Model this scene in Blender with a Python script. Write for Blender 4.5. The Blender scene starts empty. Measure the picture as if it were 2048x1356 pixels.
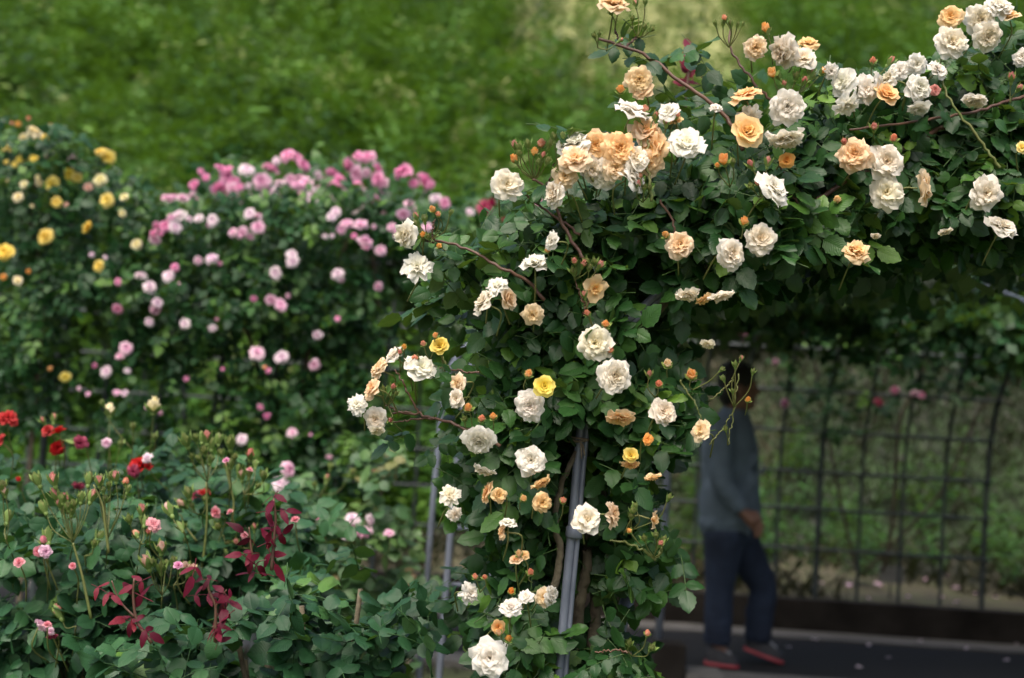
import bpy, math, random
import numpy as np
from mathutils import Vector, Matrix, Quaternion

rng = np.random.default_rng(7)
random.seed(7)
R_ = math.radians
SC = bpy.context.scene
COL = SC.collection

# ------------------------------------------------------------------ camera
CAM = np.array([0.0, 0.0, 1.5])
PITCH, ROLL, FPX = R_(2.0), R_(3.15), 2844.0
_R0 = np.array([1.0, 0, 0])
FW = np.array([0, math.cos(PITCH), math.sin(PITCH)])
_U0 = np.array([0, -math.sin(PITCH), math.cos(PITCH)])
RT = math.cos(ROLL) * _R0 + math.sin(ROLL) * _U0
UP = -math.sin(ROLL) * _R0 + math.cos(ROLL) * _U0
cam_d = bpy.data.cameras.new('camera')
cam = bpy.data.objects.new('camera', cam_d)
COL.objects.link(cam)
m = Matrix.Identity(4)
for i in range(3):
    m[i][0], m[i][1], m[i][2], m[i][3] = RT[i], UP[i], -FW[i], CAM[i]
cam.matrix_world = m
cam_d.sensor_width = 36.0
cam_d.lens = 50.0
cam_d.clip_start = 0.05
cam_d.clip_end = 2000.0
cam_d.dof.use_dof = True
cam_d.dof.focus_distance = 2.88
cam_d.dof.aperture_fstop = 2.7
SC.camera = cam

# ------------------------------------------------------------------ light
world = bpy.data.worlds.new('World')
SC.world = world
world.use_nodes = True
wn = world.node_tree
bg = wn.nodes['Background']
sky = wn.nodes.new('ShaderNodeTexSky')
sky.sky_type = 'NISHITA'
sky.sun_disc = False
sky.sun_elevation = R_(62)
sky.sun_rotation = R_(200)
sky.dust_density = 7.0
wn.links.new(sky.outputs[0], bg.inputs[0])
bg.inputs[1].default_value = 0.12
sun_d = bpy.data.lights.new('sun', 'SUN')
sun = bpy.data.objects.new('sun', sun_d)
COL.objects.link(sun)
sun_d.energy = 1.2
sun_d.angle = R_(50)
sun_d.color = (1.0, 0.95, 0.87)
_el, _az = R_(62), R_(200)
sdir = Vector((math.sin(_az) * math.cos(_el), math.cos(_az) * math.cos(_el), math.sin(_el)))
sun.rotation_euler = sdir.to_track_quat('Z', 'Y').to_euler()
sun.location = (0, 0, 12)
SC.view_settings.view_transform = 'Standard'
SC.view_settings.look = 'None'
SC.view_settings.gamma = 1.0
SC.view_settings.exposure = 1.08
SC.render.engine = 'CYCLES'
SC.cycles.use_denoising = True
SC.cycles.max_bounces = 8
SC.cycles.diffuse_bounces = 4
SC.cycles.transmission_bounces = 4

# ------------------------------------------------------------------ helpers
def P(px, py, d):
    """photo pixel (2048 wide) at a depth in metres -> world point(s)"""
    px = np.asarray(px, float); py = np.asarray(py, float); d = np.asarray(d, float)
    a = (px - 1024) / FPX; b = (py - 678) / FPX
    return CAM + d[..., None] * (FW + a[..., None] * RT - b[..., None] * UP)

def PV(px, py, d):
    return np.array(P(px, py, d))

def project(p):
    q = np.asarray(p) - CAM
    d = q @ FW
    return 1024 + FPX * (q @ RT) / d, 678 - FPX * (q @ UP) / d, d

def nrm(a):
    return a / np.maximum(np.linalg.norm(a, axis=-1, keepdims=True), 1e-9)

class Geo:
    """collects vertices, quads and per-vertex data, then links ONE mesh object"""
    def __init__(self):
        self.V, self.Q, self.D, self.n = [], [], [], 0
    def add(self, V, Q, D=None):
        V = np.asarray(V, float); Q = np.asarray(Q, int)
        if D is None:
            D = np.full((len(V), 4), 0.5)
        self.V.append(V); self.Q.append(Q + self.n); self.D.append(np.asarray(D, float)); self.n += len(V)
    def inst(self, proto, M, T, tone=None):
        """M (k,3,3) with columns as axes, T (k,3)"""
        pv, pq, pd = proto
        k, n = len(T), len(pv)
        if k == 0:
            return
        V = np.einsum('kij,nj->kni', M, pv) + T[:, None, :]
        D = np.repeat(pd[None], k, 0).copy()
        if tone is not None:
            D[:, :, 0] = np.clip(D[:, :, 0] + tone[:, None], 0, 1)
        Q = pq[None] + (np.arange(k) * n)[:, None, None]
        self.add(V.reshape(-1, 3), Q.reshape(-1, 4), D.reshape(-1, 4))
    def tube(self, pts, rad, sides=6, tone=0.5, caps=True):
        pts = np.asarray(pts, float); k = len(pts)
        rad = np.broadcast_to(np.asarray(rad, float), (k,))
        tan = np.gradient(pts, axis=0); tan = nrm(tan)
        ref = np.array([0, 0, 1.0]) if abs(tan[0][2]) < 0.9 else np.array([1.0, 0, 0])
        V = []
        a = np.linspace(0, 2 * np.pi, sides, endpoint=False)
        for i in range(k):
            x = nrm(np.cross(tan[i], ref)); y = np.cross(x, tan[i]); ref = y if k > 2 else ref
            V.append(pts[i] + rad[i] * (np.cos(a)[:, None] * x + np.sin(a)[:, None] * y))
        V = np.concatenate(V)
        Q = []
        for i in range(k - 1):
            for j in range(sides):
                j2 = (j + 1) % sides
                Q.append([i * sides + j, i * sides + j2, (i + 1) * sides + j2, (i + 1) * sides + j])
        if caps:
            n0 = len(V); V = np.concatenate([V, pts[[0, -1]]])
            for j in range(0, sides, 2):
                o = (k - 1) * sides; j1, j2 = (j + 1) % sides, (j + 2) % sides
                if j1 == 0: continue
                Q.append([n0, j2, j1, j])
                Q.append([n0 + 1, o + j, o + j1, o + j2])
        D = np.full((len(V), 4), tone)
        D[:k * sides, 1] = np.tile(np.arange(sides) / sides, k)
        D[:k * sides, 2] = np.repeat(np.linspace(0, 1, k), sides)
        self.add(V, Q, D)
    def ball(self, c, r, seg=12, rings=8, rot=None, tone=0.5):
        th = np.linspace(0.02, np.pi - 0.02, rings + 1); ph = np.linspace(0, 2 * np.pi, seg, endpoint=False)
        V = np.array([[math.sin(t) * math.cos(p), math.sin(t) * math.sin(p), math.cos(t)] for t in th for p in ph]) * np.asarray(r)
        if rot is not None:
            V = V @ np.asarray(rot).T
        Q = [[i * seg + j, i * seg + (j + 1) % seg, (i + 1) * seg + (j + 1) % seg, (i + 1) * seg + j][::-1] for i in range(rings) for j in range(seg)]
        n0 = len(V)
        for base, flip in ((0, False), (rings * seg, True)):
            for j in range(1, seg - 2, 2):
                q = [base, base + j, base + j + 1, base + j + 2] if j + 2 < seg else None
                if q:
                    Q.append(q if not flip else q[::-1])
        self.add(V + np.asarray(c), Q, np.full((n0, 4), tone))
    def box(self, lo, hi, tone=0.5):
        x0, y0, z0 = lo; x1, y1, z1 = hi
        V = [(x0, y0, z0), (x1, y0, z0), (x1, y1, z0), (x0, y1, z0), (x0, y0, z1), (x1, y0, z1), (x1, y1, z1), (x0, y1, z1)]
        Q = [(3, 2, 1, 0), (4, 5, 6, 7), (0, 1, 5, 4), (1, 2, 6, 5), (2, 3, 7, 6), (3, 0, 4, 7)]
        self.add(V, Q, np.full((8, 4), tone))
    def grid(self, X, Y, Z):
        ny, nx = X.shape
        V = np.stack([X, Y, Z], -1).reshape(-1, 3)
        i = np.arange(ny - 1)[:, None] * nx + np.arange(nx - 1)[None]
        Q = np.stack([i, i + 1, i + nx + 1, i + nx], -1).reshape(-1, 4)
        self.add(V, Q)
    def mesh(self, name, mat, origin=(0, 0, 0), smooth=True):
        V = np.concatenate(self.V) - np.asarray(origin); Q = np.concatenate(self.Q); D = np.concatenate(self.D)
        me = bpy.data.meshes.new(name)
        me.vertices.add(len(V)); me.loops.add(Q.size); me.polygons.add(len(Q))
        me.vertices.foreach_set('co', V.astype(np.float32).ravel())
        me.loops.foreach_set('vertex_index', Q.astype(np.int32).ravel())
        me.polygons.foreach_set('loop_start', (np.arange(len(Q)) * 4).astype(np.int32))
        me.polygons.foreach_set('use_smooth', np.full(len(Q), smooth))
        at = me.attributes.new('vd', 'FLOAT_COLOR', 'POINT')
        at.data.foreach_set('color', D.astype(np.float32).ravel())
        me.update(calc_edges=True)
        me.validate()
        me.materials.append(mat)
        return me
    def build(self, name, mat, parent=None, smooth=True):
        org = np.array(parent.matrix_basis.translation) if parent is not None and parent.parent is None else np.zeros(3)
        o = bpy.data.objects.new(name, self.mesh(name, mat, org, smooth))
        COL.objects.link(o)
        if parent is not None:
            o.parent = parent
        return o

def thing(name, loc, label, cat, group=None):
    o = bpy.data.objects.new(name, None)
    o.empty_display_size = 0.1
    o.location = loc
    COL.objects.link(o)
    o['label'] = label; o['category'] = cat
    if group: o['group'] = group
    return o

def tag(o, label, cat, group=None):
    o['label'] = label; o['category'] = cat
    if group: o['group'] = group
    return o

def snoise(seed, scale):
    g = np.random.default_rng(seed)
    k = g.normal(size=(7, 2)) / scale; ph = g.uniform(0, 6.28, 7)
    def f(x, y):
        return sum(np.sin(x * k[i, 0] + y * k[i, 1] + ph[i]) for i in range(7)) / 3.5
    return f

def inpoly(x, y, poly):
    poly = np.asarray(poly, float); n = len(poly)
    r = np.zeros(len(x), bool); j = n - 1
    for i in range(n):
        xi, yi = poly[i]; xj, yj = poly[j]
        c = ((yi > y) != (yj > y)) & (x < (xj - xi) * (y - yi) / (yj - yi + 1e-12) + xi)
        r ^= c; j = i
    return r

def sample_poly(poly, n):
    poly = np.asarray(poly, float)
    lo, hi = poly.min(0), poly.max(0)
    xs, ys = [], []
    tot = 0
    while tot < n:
        x = rng.uniform(lo[0], hi[0], n * 2); y = rng.uniform(lo[1], hi[1], n * 2)
        k = inpoly(x, y, poly)
        xs.append(x[k]); ys.append(y[k]); tot += k.sum()
    return np.concatenate(xs)[:n], np.concatenate(ys)[:n]

def smooth_path(pts, n=24):
    """Catmull-Rom through 3-D points"""
    p = np.asarray(pts, float)
    if len(p) < 3:
        t = np.linspace(0, 1, n)[:, None]
        return p[0] * (1 - t) + p[-1] * t
    q = np.concatenate([[2 * p[0] - p[1]], p, [2 * p[-1] - p[-2]]])
    out = []
    per = max(2, n // (len(p) - 1))
    for i in range(len(p) - 1):
        for t in np.linspace(0, 1, per, endpoint=False):
            a, b, c, d = q[i:i + 4]
            out.append(0.5 * (2 * b + (c - a) * t + (2 * a - 5 * b + 4 * c - d) * t * t + (3 * b - a - 3 * c + d) * t ** 3))
    out.append(p[-1])
    return np.array(out)

# ------------------------------------------------------------------ materials
def new_mat(name):
    mt = bpy.data.materials.new(name); mt.use_nodes = True
    nt = mt.node_tree; nt.nodes.clear()
    out = nt.nodes.new('ShaderNodeOutputMaterial')
    return mt, nt, out

def N(nt, t, **kw):
    n = nt.nodes.new(t)
    for k, v in kw.items():
        setattr(n, k, v)
    return n

def ramp(nt, stops):
    r = N(nt, 'ShaderNodeValToRGB')
    e = r.color_ramp.elements
    while len(e) < len(stops): e.new(0.5)
    for i, (p, c) in enumerate(stops):
        e[i].position = p; e[i].color = (*c, 1)
    return r

def mth(nt, op, a, b=None, c=None):
    n = N(nt, 'ShaderNodeMath', operation=op)
    for i, v in enumerate((a, b, c)):
        if v is None: continue
        if isinstance(v, (int, float)): n.inputs[i].default_value = v
        else: nt.links.new(v, n.inputs[i])
    return n.outputs[0]

def leaf_material(name, stops, under, rough=0.42, transl=0.22, veins=11.0, spec=0.5, bump=0.2):
    mt, nt, out = new_mat(name)
    L = nt.links.new
    at = N(nt, 'ShaderNodeAttribute', attribute_name='vd')
    sep = N(nt, 'ShaderNodeSeparateColor'); L(at.outputs['Color'], sep.inputs[0])
    tone, u, v = sep.outputs[0], sep.outputs[1], sep.outputs[2]
    rp = ramp(nt, stops); L(tone, rp.inputs[0])
    au = mth(nt, 'ABSOLUTE', mth(nt, 'SUBTRACT', u, 0.5))
    ph = mth(nt, 'MULTIPLY', mth(nt, 'SUBTRACT', v, mth(nt, 'MULTIPLY', au, 0.55)), veins * 6.283)
    side = mth(nt, 'COSINE', ph)
    mid = mth(nt, 'SMOOTH_MIN', mth(nt, 'MULTIPLY', au, 9.0), 1.0, 0.3)
    h = mth(nt, 'ADD', mth(nt, 'MULTIPLY', side, -0.35), mid)
    bmp = N(nt, 'ShaderNodeBump'); bmp.inputs['Strength'].default_value = bump; bmp.inputs['Distance'].default_value = 0.004
    L(h, bmp.inputs['Height'])
    vein = mth(nt, 'MULTIPLY', mth(nt, 'POWER', mth(nt, 'MAXIMUM', side, 0.0), 8.0), 0.12)
    mx = N(nt, 'ShaderNodeMix', data_type='RGBA'); L(vein, mx.inputs[0]); L(rp.outputs[0], mx.inputs[6])
    mx.inputs[7].default_value = (*under, 1)
    geo = N(nt, 'ShaderNodeNewGeometry')
    nz = N(nt, 'ShaderNodeTexNoise'); nz.inputs['Scale'].default_value = 60; nz.inputs['Detail'].default_value = 2
    hs = N(nt, 'ShaderNodeHueSaturation'); L(mx.outputs[2], hs.inputs['Color'])
    L(mth(nt, 'ADD', mth(nt, 'MULTIPLY', nz.outputs[0], 0.5), 0.75), hs.inputs['Value'])
    m2 = N(nt, 'ShaderNodeMix', data_type='RGBA'); L(geo.outputs['Backfacing'], m2.inputs[0]); L(hs.outputs[0], m2.inputs[6])
    m2.inputs[7].default_value = (*under, 1)
    pb = N(nt, 'ShaderNodeBsdfPrincipled'); L(m2.outputs[2], pb.inputs['Base Color'])
    pb.inputs['Roughness'].default_value = rough
    pb.inputs['Specular IOR Level'].default_value = spec
    L(bmp.outputs[0], pb.inputs['Normal'])
    tr = N(nt, 'ShaderNodeBsdfTranslucent')
    tc = N(nt, 'ShaderNodeMix', data_type='RGBA', blend_type='MULTIPLY'); tc.inputs[0].default_value = 1
    L(m2.outputs[2], tc.inputs[6]); tc.inputs[7].default_value = (1.6, 1.5, 0.5, 1)
    L(tc.outputs[2], tr.inputs[0])
    ms = N(nt, 'ShaderNodeMixShader'); ms.inputs[0].default_value = transl
    L(pb.outputs[0], ms.inputs[1]); L(tr.outputs[0], ms.inputs[2]); L(ms.outputs[0], out.inputs[0])
    return mt

def petal_material(name, transl=0.42):
    """object colour in the heart of the flower, paler toward its outer petals and petal rims; obj.color[3] = how pale"""
    mt, nt, out = new_mat(name)
    L = nt.links.new
    at = N(nt, 'ShaderNodeAttribute', attribute_name='vd')
    sep = N(nt, 'ShaderNodeSeparateColor'); L(at.outputs['Color'], sep.inputs[0])
    oi = N(nt, 'ShaderNodeObjectInfo')
    pale = N(nt, 'ShaderNodeMix', data_type='RGBA'); L(oi.outputs['Alpha'], pale.inputs[0]); L(oi.outputs['Color'], pale.inputs[6])
    pale.inputs[7].default_value = (0.88, 0.855, 0.79, 1)
    f = mth(nt, 'ADD', mth(nt, 'MULTIPLY', sep.outputs[0], 0.65), mth(nt, 'MULTIPLY', sep.outputs[2], 0.4))
    f = mth(nt, 'ADD', f, mth(nt, 'MULTIPLY', mth(nt, 'SUBTRACT', at.outputs['Alpha'], 0.5), 0.25))
    mx = N(nt, 'ShaderNodeMix', data_type='RGBA'); mx.clamp_factor = True
    L(f, mx.inputs[0]); L(oi.outputs['Color'], mx.inputs[6]); L(pale.outputs[2], mx.inputs[7])
    pb = N(nt, 'ShaderNodeBsdfPrincipled'); L(mx.outputs[2], pb.inputs['Base Color'])
    pb.inputs['Roughness'].default_value = 0.6
    pb.inputs['Specular IOR Level'].default_value = 0.25
    wv = mth(nt, 'SINE', mth(nt, 'MULTIPLY', sep.outputs[1], 60.0))
    bmp = N(nt, 'ShaderNodeBump'); bmp.inputs['Strength'].default_value = 0.15; bmp.inputs['Distance'].default_value = 0.002
    L(wv, bmp.inputs['Height']); L(bmp.outputs[0], pb.inputs['Normal'])
    tr = N(nt, 'ShaderNodeBsdfTranslucent'); L(mx.outputs[2], tr.inputs[0])
    ms = N(nt, 'ShaderNodeMixShader'); ms.inputs[0].default_value = transl
    L(pb.outputs[0], ms.inputs[1]); L(tr.outputs[0], ms.inputs[2]); L(ms.outputs[0], out.inputs[0])
    return mt

def surf_material(name, c1, c2, scale=8.0, rough=0.8, bump=0.2, bscale=60.0, metal=0.0, detail=6.0, c3=None, coords='Object'):
    mt, nt, out = new_mat(name)
    L = nt.links.new
    tc = N(nt, 'ShaderNodeTexCoord')
    nz = N(nt, 'ShaderNodeTexNoise'); nz.inputs['Scale'].default_value = scale; nz.inputs['Detail'].default_value = detail
    L(tc.outputs[coords], nz.inputs['Vector'])
    st = [(0.32, c1), (0.68, c2)] if c3 is None else [(0.3, c1), (0.5, c2), (0.72, c3)]
    rp = ramp(nt, st); L(nz.outputs[0], rp.inputs[0])
    pb = N(nt, 'ShaderNodeBsdfPrincipled'); L(rp.outputs[0], pb.inputs['Base Color'])
    pb.inputs['Roughness'].default_value = rough; pb.inputs['Metallic'].default_value = metal
    n2 = N(nt, 'ShaderNodeTexNoise'); n2.inputs['Scale'].default_value = bscale; n2.inputs['Detail'].default_value = 4
    L(tc.outputs[coords], n2.inputs['Vector'])
    bmp = N(nt, 'ShaderNodeBump'); bmp.inputs['Strength'].default_value = bump; bmp.inputs['Distance'].default_value = 0.01
    L(n2.outputs[0], bmp.inputs['Height']); L(bmp.outputs[0], pb.inputs['Normal'])
    L(pb.outputs[0], out.inputs[0])
    return mt

M_LEAF = leaf_material('climber_leaf', [(0.0, (0.008, 0.034, 0.009)), (0.45, (0.021, 0.072, 0.018)), (0.75, (0.050, 0.135, 0.024)), (1.0, (0.13, 0.25, 0.03))], (0.065, 0.125, 0.035), rough=0.38, transl=0.22, spec=0.42)
M_BUSH = leaf_material('bush_leaf', [(0.0, (0.008, 0.033, 0.013)), (0.5, (0.026, 0.088, 0.034)), (0.8, (0.055, 0.145, 0.045)), (1.0, (0.12, 0.23, 0.03))], (0.05, 0.12, 0.04), rough=0.42, transl=0.2, spec=0.35)
M_FENCE_LEAF = leaf_material('fence_rose_leaf', [(0.0, (0.008, 0.036, 0.014)), (0.5, (0.023, 0.082, 0.024)), (1.0, (0.095, 0.20, 0.03))], (0.06, 0.12, 0.04), rough=0.42, transl=0.25, spec=0.35)
M_PALE_LEAF = leaf_material('light_bush_leaf', [(0.0, (0.03, 0.08, 0.03)), (0.5, (0.06, 0.14, 0.05)), (0.85, (0.11, 0.20, 0.05)), (1.0, (0.20, 0.10, 0.05))], (0.1, 0.17, 0.07), rough=0.45, transl=0.22)
M_RED_LEAF = leaf_material('burgundy_leaf', [(0.0, (0.045, 0.003, 0.010)), (0.6, (0.11, 0.005, 0.022)), (1.0, (0.17, 0.02, 0.03))], (0.12, 0.016, 0.028), rough=0.5, spec=0.2, transl=0.2)
M_WEED = leaf_material('weed_leaf', [(0.0, (0.006, 0.028, 0.005)), (0.35, (0.040, 0.130, 0.018)), (0.7, (0.125, 0.29, 0.036)), (1.0, (0.32, 0.33, 0.13))], (0.07, 0.15, 0.025), rough=0.55, transl=0.3, bump=0.1)
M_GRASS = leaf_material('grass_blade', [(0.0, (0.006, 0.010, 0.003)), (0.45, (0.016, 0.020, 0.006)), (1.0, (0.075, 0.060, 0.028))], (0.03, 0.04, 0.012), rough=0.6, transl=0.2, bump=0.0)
M_PETAL = petal_material('rose_petal')
M_SEPAL = surf_material('sepal', (0.13, 0.24, 0.05), (0.24, 0.32, 0.09), 30, 0.5)
M_STEM = surf_material('green_stem', (0.10, 0.13, 0.03), (0.17, 0.17, 0.055), 20, 0.55)
M_REDSTEM = surf_material('red_stem', (0.075, 0.035, 0.025), (0.12, 0.06, 0.035), 14, 0.5)
M_BARK = surf_material('old_cane_bark', (0.06, 0.045, 0.03), (0.14, 0.12, 0.075), 30, 0.85, 0.6, 80)
M_PIPE = surf_material('galvanised_pipe', (0.13, 0.15, 0.195), (0.20, 0.225, 0.285), 12, 0.42, 0.1, 60, metal=0.25)
M_WIRE = surf_material('green_grey_rod', (0.03, 0.04, 0.042), (0.055, 0.07, 0.072), 10, 0.5, 0.1, 40, metal=0.1)
M_TWINE = surf_material('twine', (0.16, 0.12, 0.09), (0.26, 0.21, 0.16), 200, 0.9, 0.5, 300)
M_ASPHALT = surf_material('asphalt', (0.014, 0.0145, 0.015), (0.028, 0.028, 0.029), 90, 0.85, 0.5, 200)
for _m in (M_ASPHALT,):
    _m.node_tree.nodes['Principled BSDF'].inputs['Specular IOR Level'].default_value = 0.15
M_EDGING = surf_material('pale_concrete', (0.10, 0.096, 0.088), (0.16, 0.152, 0.14), 6, 0.85, 0.3, 120)
M_KERB = surf_material('weathered_kerb', (0.016, 0.013, 0.011), (0.036, 0.031, 0.026), 5, 0.9, 0.5, 60)
M_KERB.node_tree.nodes['Principled BSDF'].inputs['Specular IOR Level'].default_value = 0.15
M_SOIL = surf_material('bed_soil', (0.05, 0.042, 0.026), (0.085, 0.075, 0.04), 5, 0.95, 0.8, 40, c3=(0.07, 0.085, 0.03))
M_GROUND = surf_material('lawn_ground', (0.05, 0.055, 0.03), (0.09, 0.115, 0.04), 3, 0.95, 0.8, 40)
M_HILL = surf_material('hill_ground', (0.010, 0.024, 0.006), (0.024, 0.048, 0.011), 0.5, 0.95, 0.9, 14)
M_STONE = surf_material('grey_stone', (0.16, 0.16, 0.15), (0.26, 0.26, 0.25), 14, 0.85, 0.4, 80)

# ------------------------------------------------------------------ leaf prototypes
def leaf_proto(L, W, rows=6, cols=3, fold=0.18, droop=0.2, serr=0.07, seed=0, tone=0.0, peak=0.8):
    g = np.random.default_rng(seed)
    t = np.linspace(0, 1, rows + 1); s = np.linspace(-1, 1, cols)
    w = W / 2 * np.maximum(np.sin(np.pi * t ** peak), 0) ** 0.7
    w = np.maximum(w, 0.03 * W)
    w[1:-1] *= 1 + serr * np.where(np.arange(1, rows) % 2, 1, -1)
    wav = g.normal(0, 0.04 * L, 3)
    V = np.zeros((rows + 1, cols, 3)); D = np.zeros((rows + 1, cols, 4))
    for i in range(rows + 1):
        V[i, :, 0] = s * w[i] + wav[0] * 0.6 * t[i] ** 2
        V[i, :, 1] = t[i] * L * (1 - 0.12 * droop)
        V[i, :, 2] = -droop * L * t[i] ** 2 + fold * np.abs(s) * w[i] * (1 - 0.5 * t[i]) + wav[1] * s * np.sin(t[i] * 5 + wav[2] * 50) * 1.3 - 0.10 * W * np.abs(s) ** 3 * np.sin(np.pi * t[i])
        D[i, :, 0] = tone; D[i, :, 1] = (s + 1) / 2; D[i, :, 2] = t[i]; D[i, :, 3] = g.random()
    i = np.arange(rows)[:, None] * cols + np.arange(cols - 1)[None]
    Q = np.stack([i, i + 1, i + cols + 1, i + cols], -1).reshape(-1, 4)
    return V.reshape(-1, 3), Q, D.reshape(-1, 4)

def rotm(ax, a):
    return np.array(Matrix.Rotation(a, 3, ax))

def compound(nleaf, L, W, seed, rows=6, cols=3, stalk=True, peak=0.8, serr=0.07, droop=0.22):
    """a rose leaf: a terminal leaflet and pairs along a stalk, tip toward +Y, face +Z"""
    g = np.random.default_rng(seed)
    geo = Geo()
    pairs = (nleaf - 1) // 2
    rl = L * (0.55 + 0.55 * pairs)
    curve = lambda y: np.array([0, y, -0.25 * y * y / rl])
    items = [(curve(rl), 0.0, 1.0)]
    for k in range(pairs):
        y = rl * (0.35 + 0.5 * k / max(1, pairs - 1)) if pairs > 1 else rl * 0.55
        for sd in (-1, 1):
            items.append((curve(y), sd * R_(g.uniform(52, 74)), g.uniform(0.72, 0.9)))
    for j, (c, a, sc) in enumerate(items):
        lp = leaf_proto(L * sc, W * sc, rows, cols, g.uniform(0.08, 0.32), g.uniform(0.05, 1.6 * droop), serr, seed * 11 + j, g.uniform(-0.08, 0.08), peak)
        M = rotm('Z', -a) @ rotm('X', g.normal(-0.12, 0.22)) @ rotm('Y', g.normal(0, 0.28))
        geo.inst(lp, M[None], c[None])
    if stalk:
        ys = np.linspace(0, rl, 4)
        geo.tube([curve(y) for y in ys], 0.0011, 4, 0.55, caps=False)
    return np.concatenate(geo.V), np.concatenate(geo.Q), np.concatenate(geo.D)

CL = [compound(n, 0.051, 0.036, 100 + i, rows=9, cols=5, serr=0.09) for i, n in enumerate((5, 5, 5, 7, 3, 5, 7, 3))]
BL = [compound(n, 0.051, 0.040, 200 + i, rows=7, cols=5, peak=0.85, droop=0.16) for i, n in enumerate((5, 5, 3, 5, 5, 3))]
FL = [compound(n, 0.055, 0.036, 300 + i, rows=3, cols=3, stalk=False) for i, n in enumerate((5, 5, 3, 7))]
LOD = [compound(n, 0.07, 0.052, 400 + i, rows=2, cols=3, stalk=False) for i, n in enumerate((5, 5, 7))]
RL = [compound(n, 0.045, 0.020, 500 + i, rows=6, cols=3, droop=0.4) for i, n in enumerate((3, 3, 5, 3))]

def frames(n, tipd):
    Z = nrm(n); Y = nrm(tipd - (tipd * Z).sum(-1, keepdims=True) * Z); X = np.cross(Y, Z)
    return np.stack([X, Y, Z], -1)

def scatter(geo, protos, pts, nbase=(0, -0.55, 0.65), njit=0.5, tipz=-0.25, tone=(0.35, 0.16), young=0.06, size=(0.75, 1.2), tipbias=(0, 0, 0)):
    k = len(pts)
    if k == 0: return
    n = np.asarray(nbase) + rng.normal(0, njit, (k, 3))
    tip = rng.normal(0, 1, (k, 3)) * np.array([1, 0.8, 0.5]) + np.array([0, -0.3, tipz]) + np.asarray(tipbias)
    M = frames(n, tip) * rng.uniform(size[0], size[1], k)[:, None, None]
    tn = rng.normal(tone[0], tone[1], k)
    yg = rng.random(k) < young
    tn[yg] = rng.uniform(0.72, 1.0, yg.sum())
    pid = rng.integers(0, len(protos), k)
    for i, pr in enumerate(protos):
        s = pid == i
        # place the middle of the compound leaf at the sampled point
        T = pts[s] - M[s][:, :, 1] * 0.055
        geo.inst(pr, M[s], T, tn[s])

# ------------------------------------------------------------------ flowers
def petal(geo, L, W, a0, a1, yaw, base_r, base_z, ring, g, ruff=0.10, cup=0.35, rows=4, cols=4, notch=0.1):
    t = np.linspace(0, 1, rows + 1); s = np.linspace(-1, 1, cols + 1)
    ang = a0 + (a1 - a0) * t ** 1.2
    r = np.concatenate([[0], np.cumsum(np.sin((ang[1:] + ang[:-1]) / 2) * L / rows)])
    z = np.concatenate([[0], np.cumsum(np.cos((ang[1:] + ang[:-1]) / 2) * L / rows)])
    w = W / 2 * (0.22 + 0.78 * np.sin(np.pi / 2 * np.minimum(1, t * 1.25)))
    w[-1] *= 0.86
    ph, fr = g.uniform(0, 6.28), g.uniform(2.2, 4.0)
    V = np.zeros((rows + 1, cols + 1, 3)); D = np.zeros((rows + 1, cols + 1, 4))
    for i in range(rows + 1):
        short = (1 - 0.34 * s ** 2 * t[i] ** 2 - notch * np.exp(-(s * 4) ** 2) * t[i] ** 3)
        rr = r[i] * short; zz = z[i] * short
        c = cup * w[i] * s ** 2
        rf = ruff * L * t[i] ** 2 * np.sin(fr * s + ph) + g.normal(0, 0.025 * L * t[i], cols + 1)
        nx, nz = math.cos(ang[i]), -math.sin(ang[i])   # outward normal of the petal's back
        x = base_r + rr - (c - rf) * nx
        zc = base_z + zz - (c - rf) * nz
        V[i, :, 0] = x; V[i, :, 1] = s * w[i]; V[i, :, 2] = zc
        D[i, :, 0] = ring; D[i, :, 1] = (s + 1) / 2; D[i, :, 2] = t[i]; D[i, :, 3] = g.random()
    Vf = V.reshape(-1, 3) @ rotm('Z', yaw).T
    j = np.arange(rows)[:, None] * (cols + 1) + np.arange(cols)[None]
    Q = np.stack([j, j + 1, j + cols + 2, j + cols + 1], -1).reshape(-1, 4)
    geo.add(Vf, Q, D.reshape(-1, 4))

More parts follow.
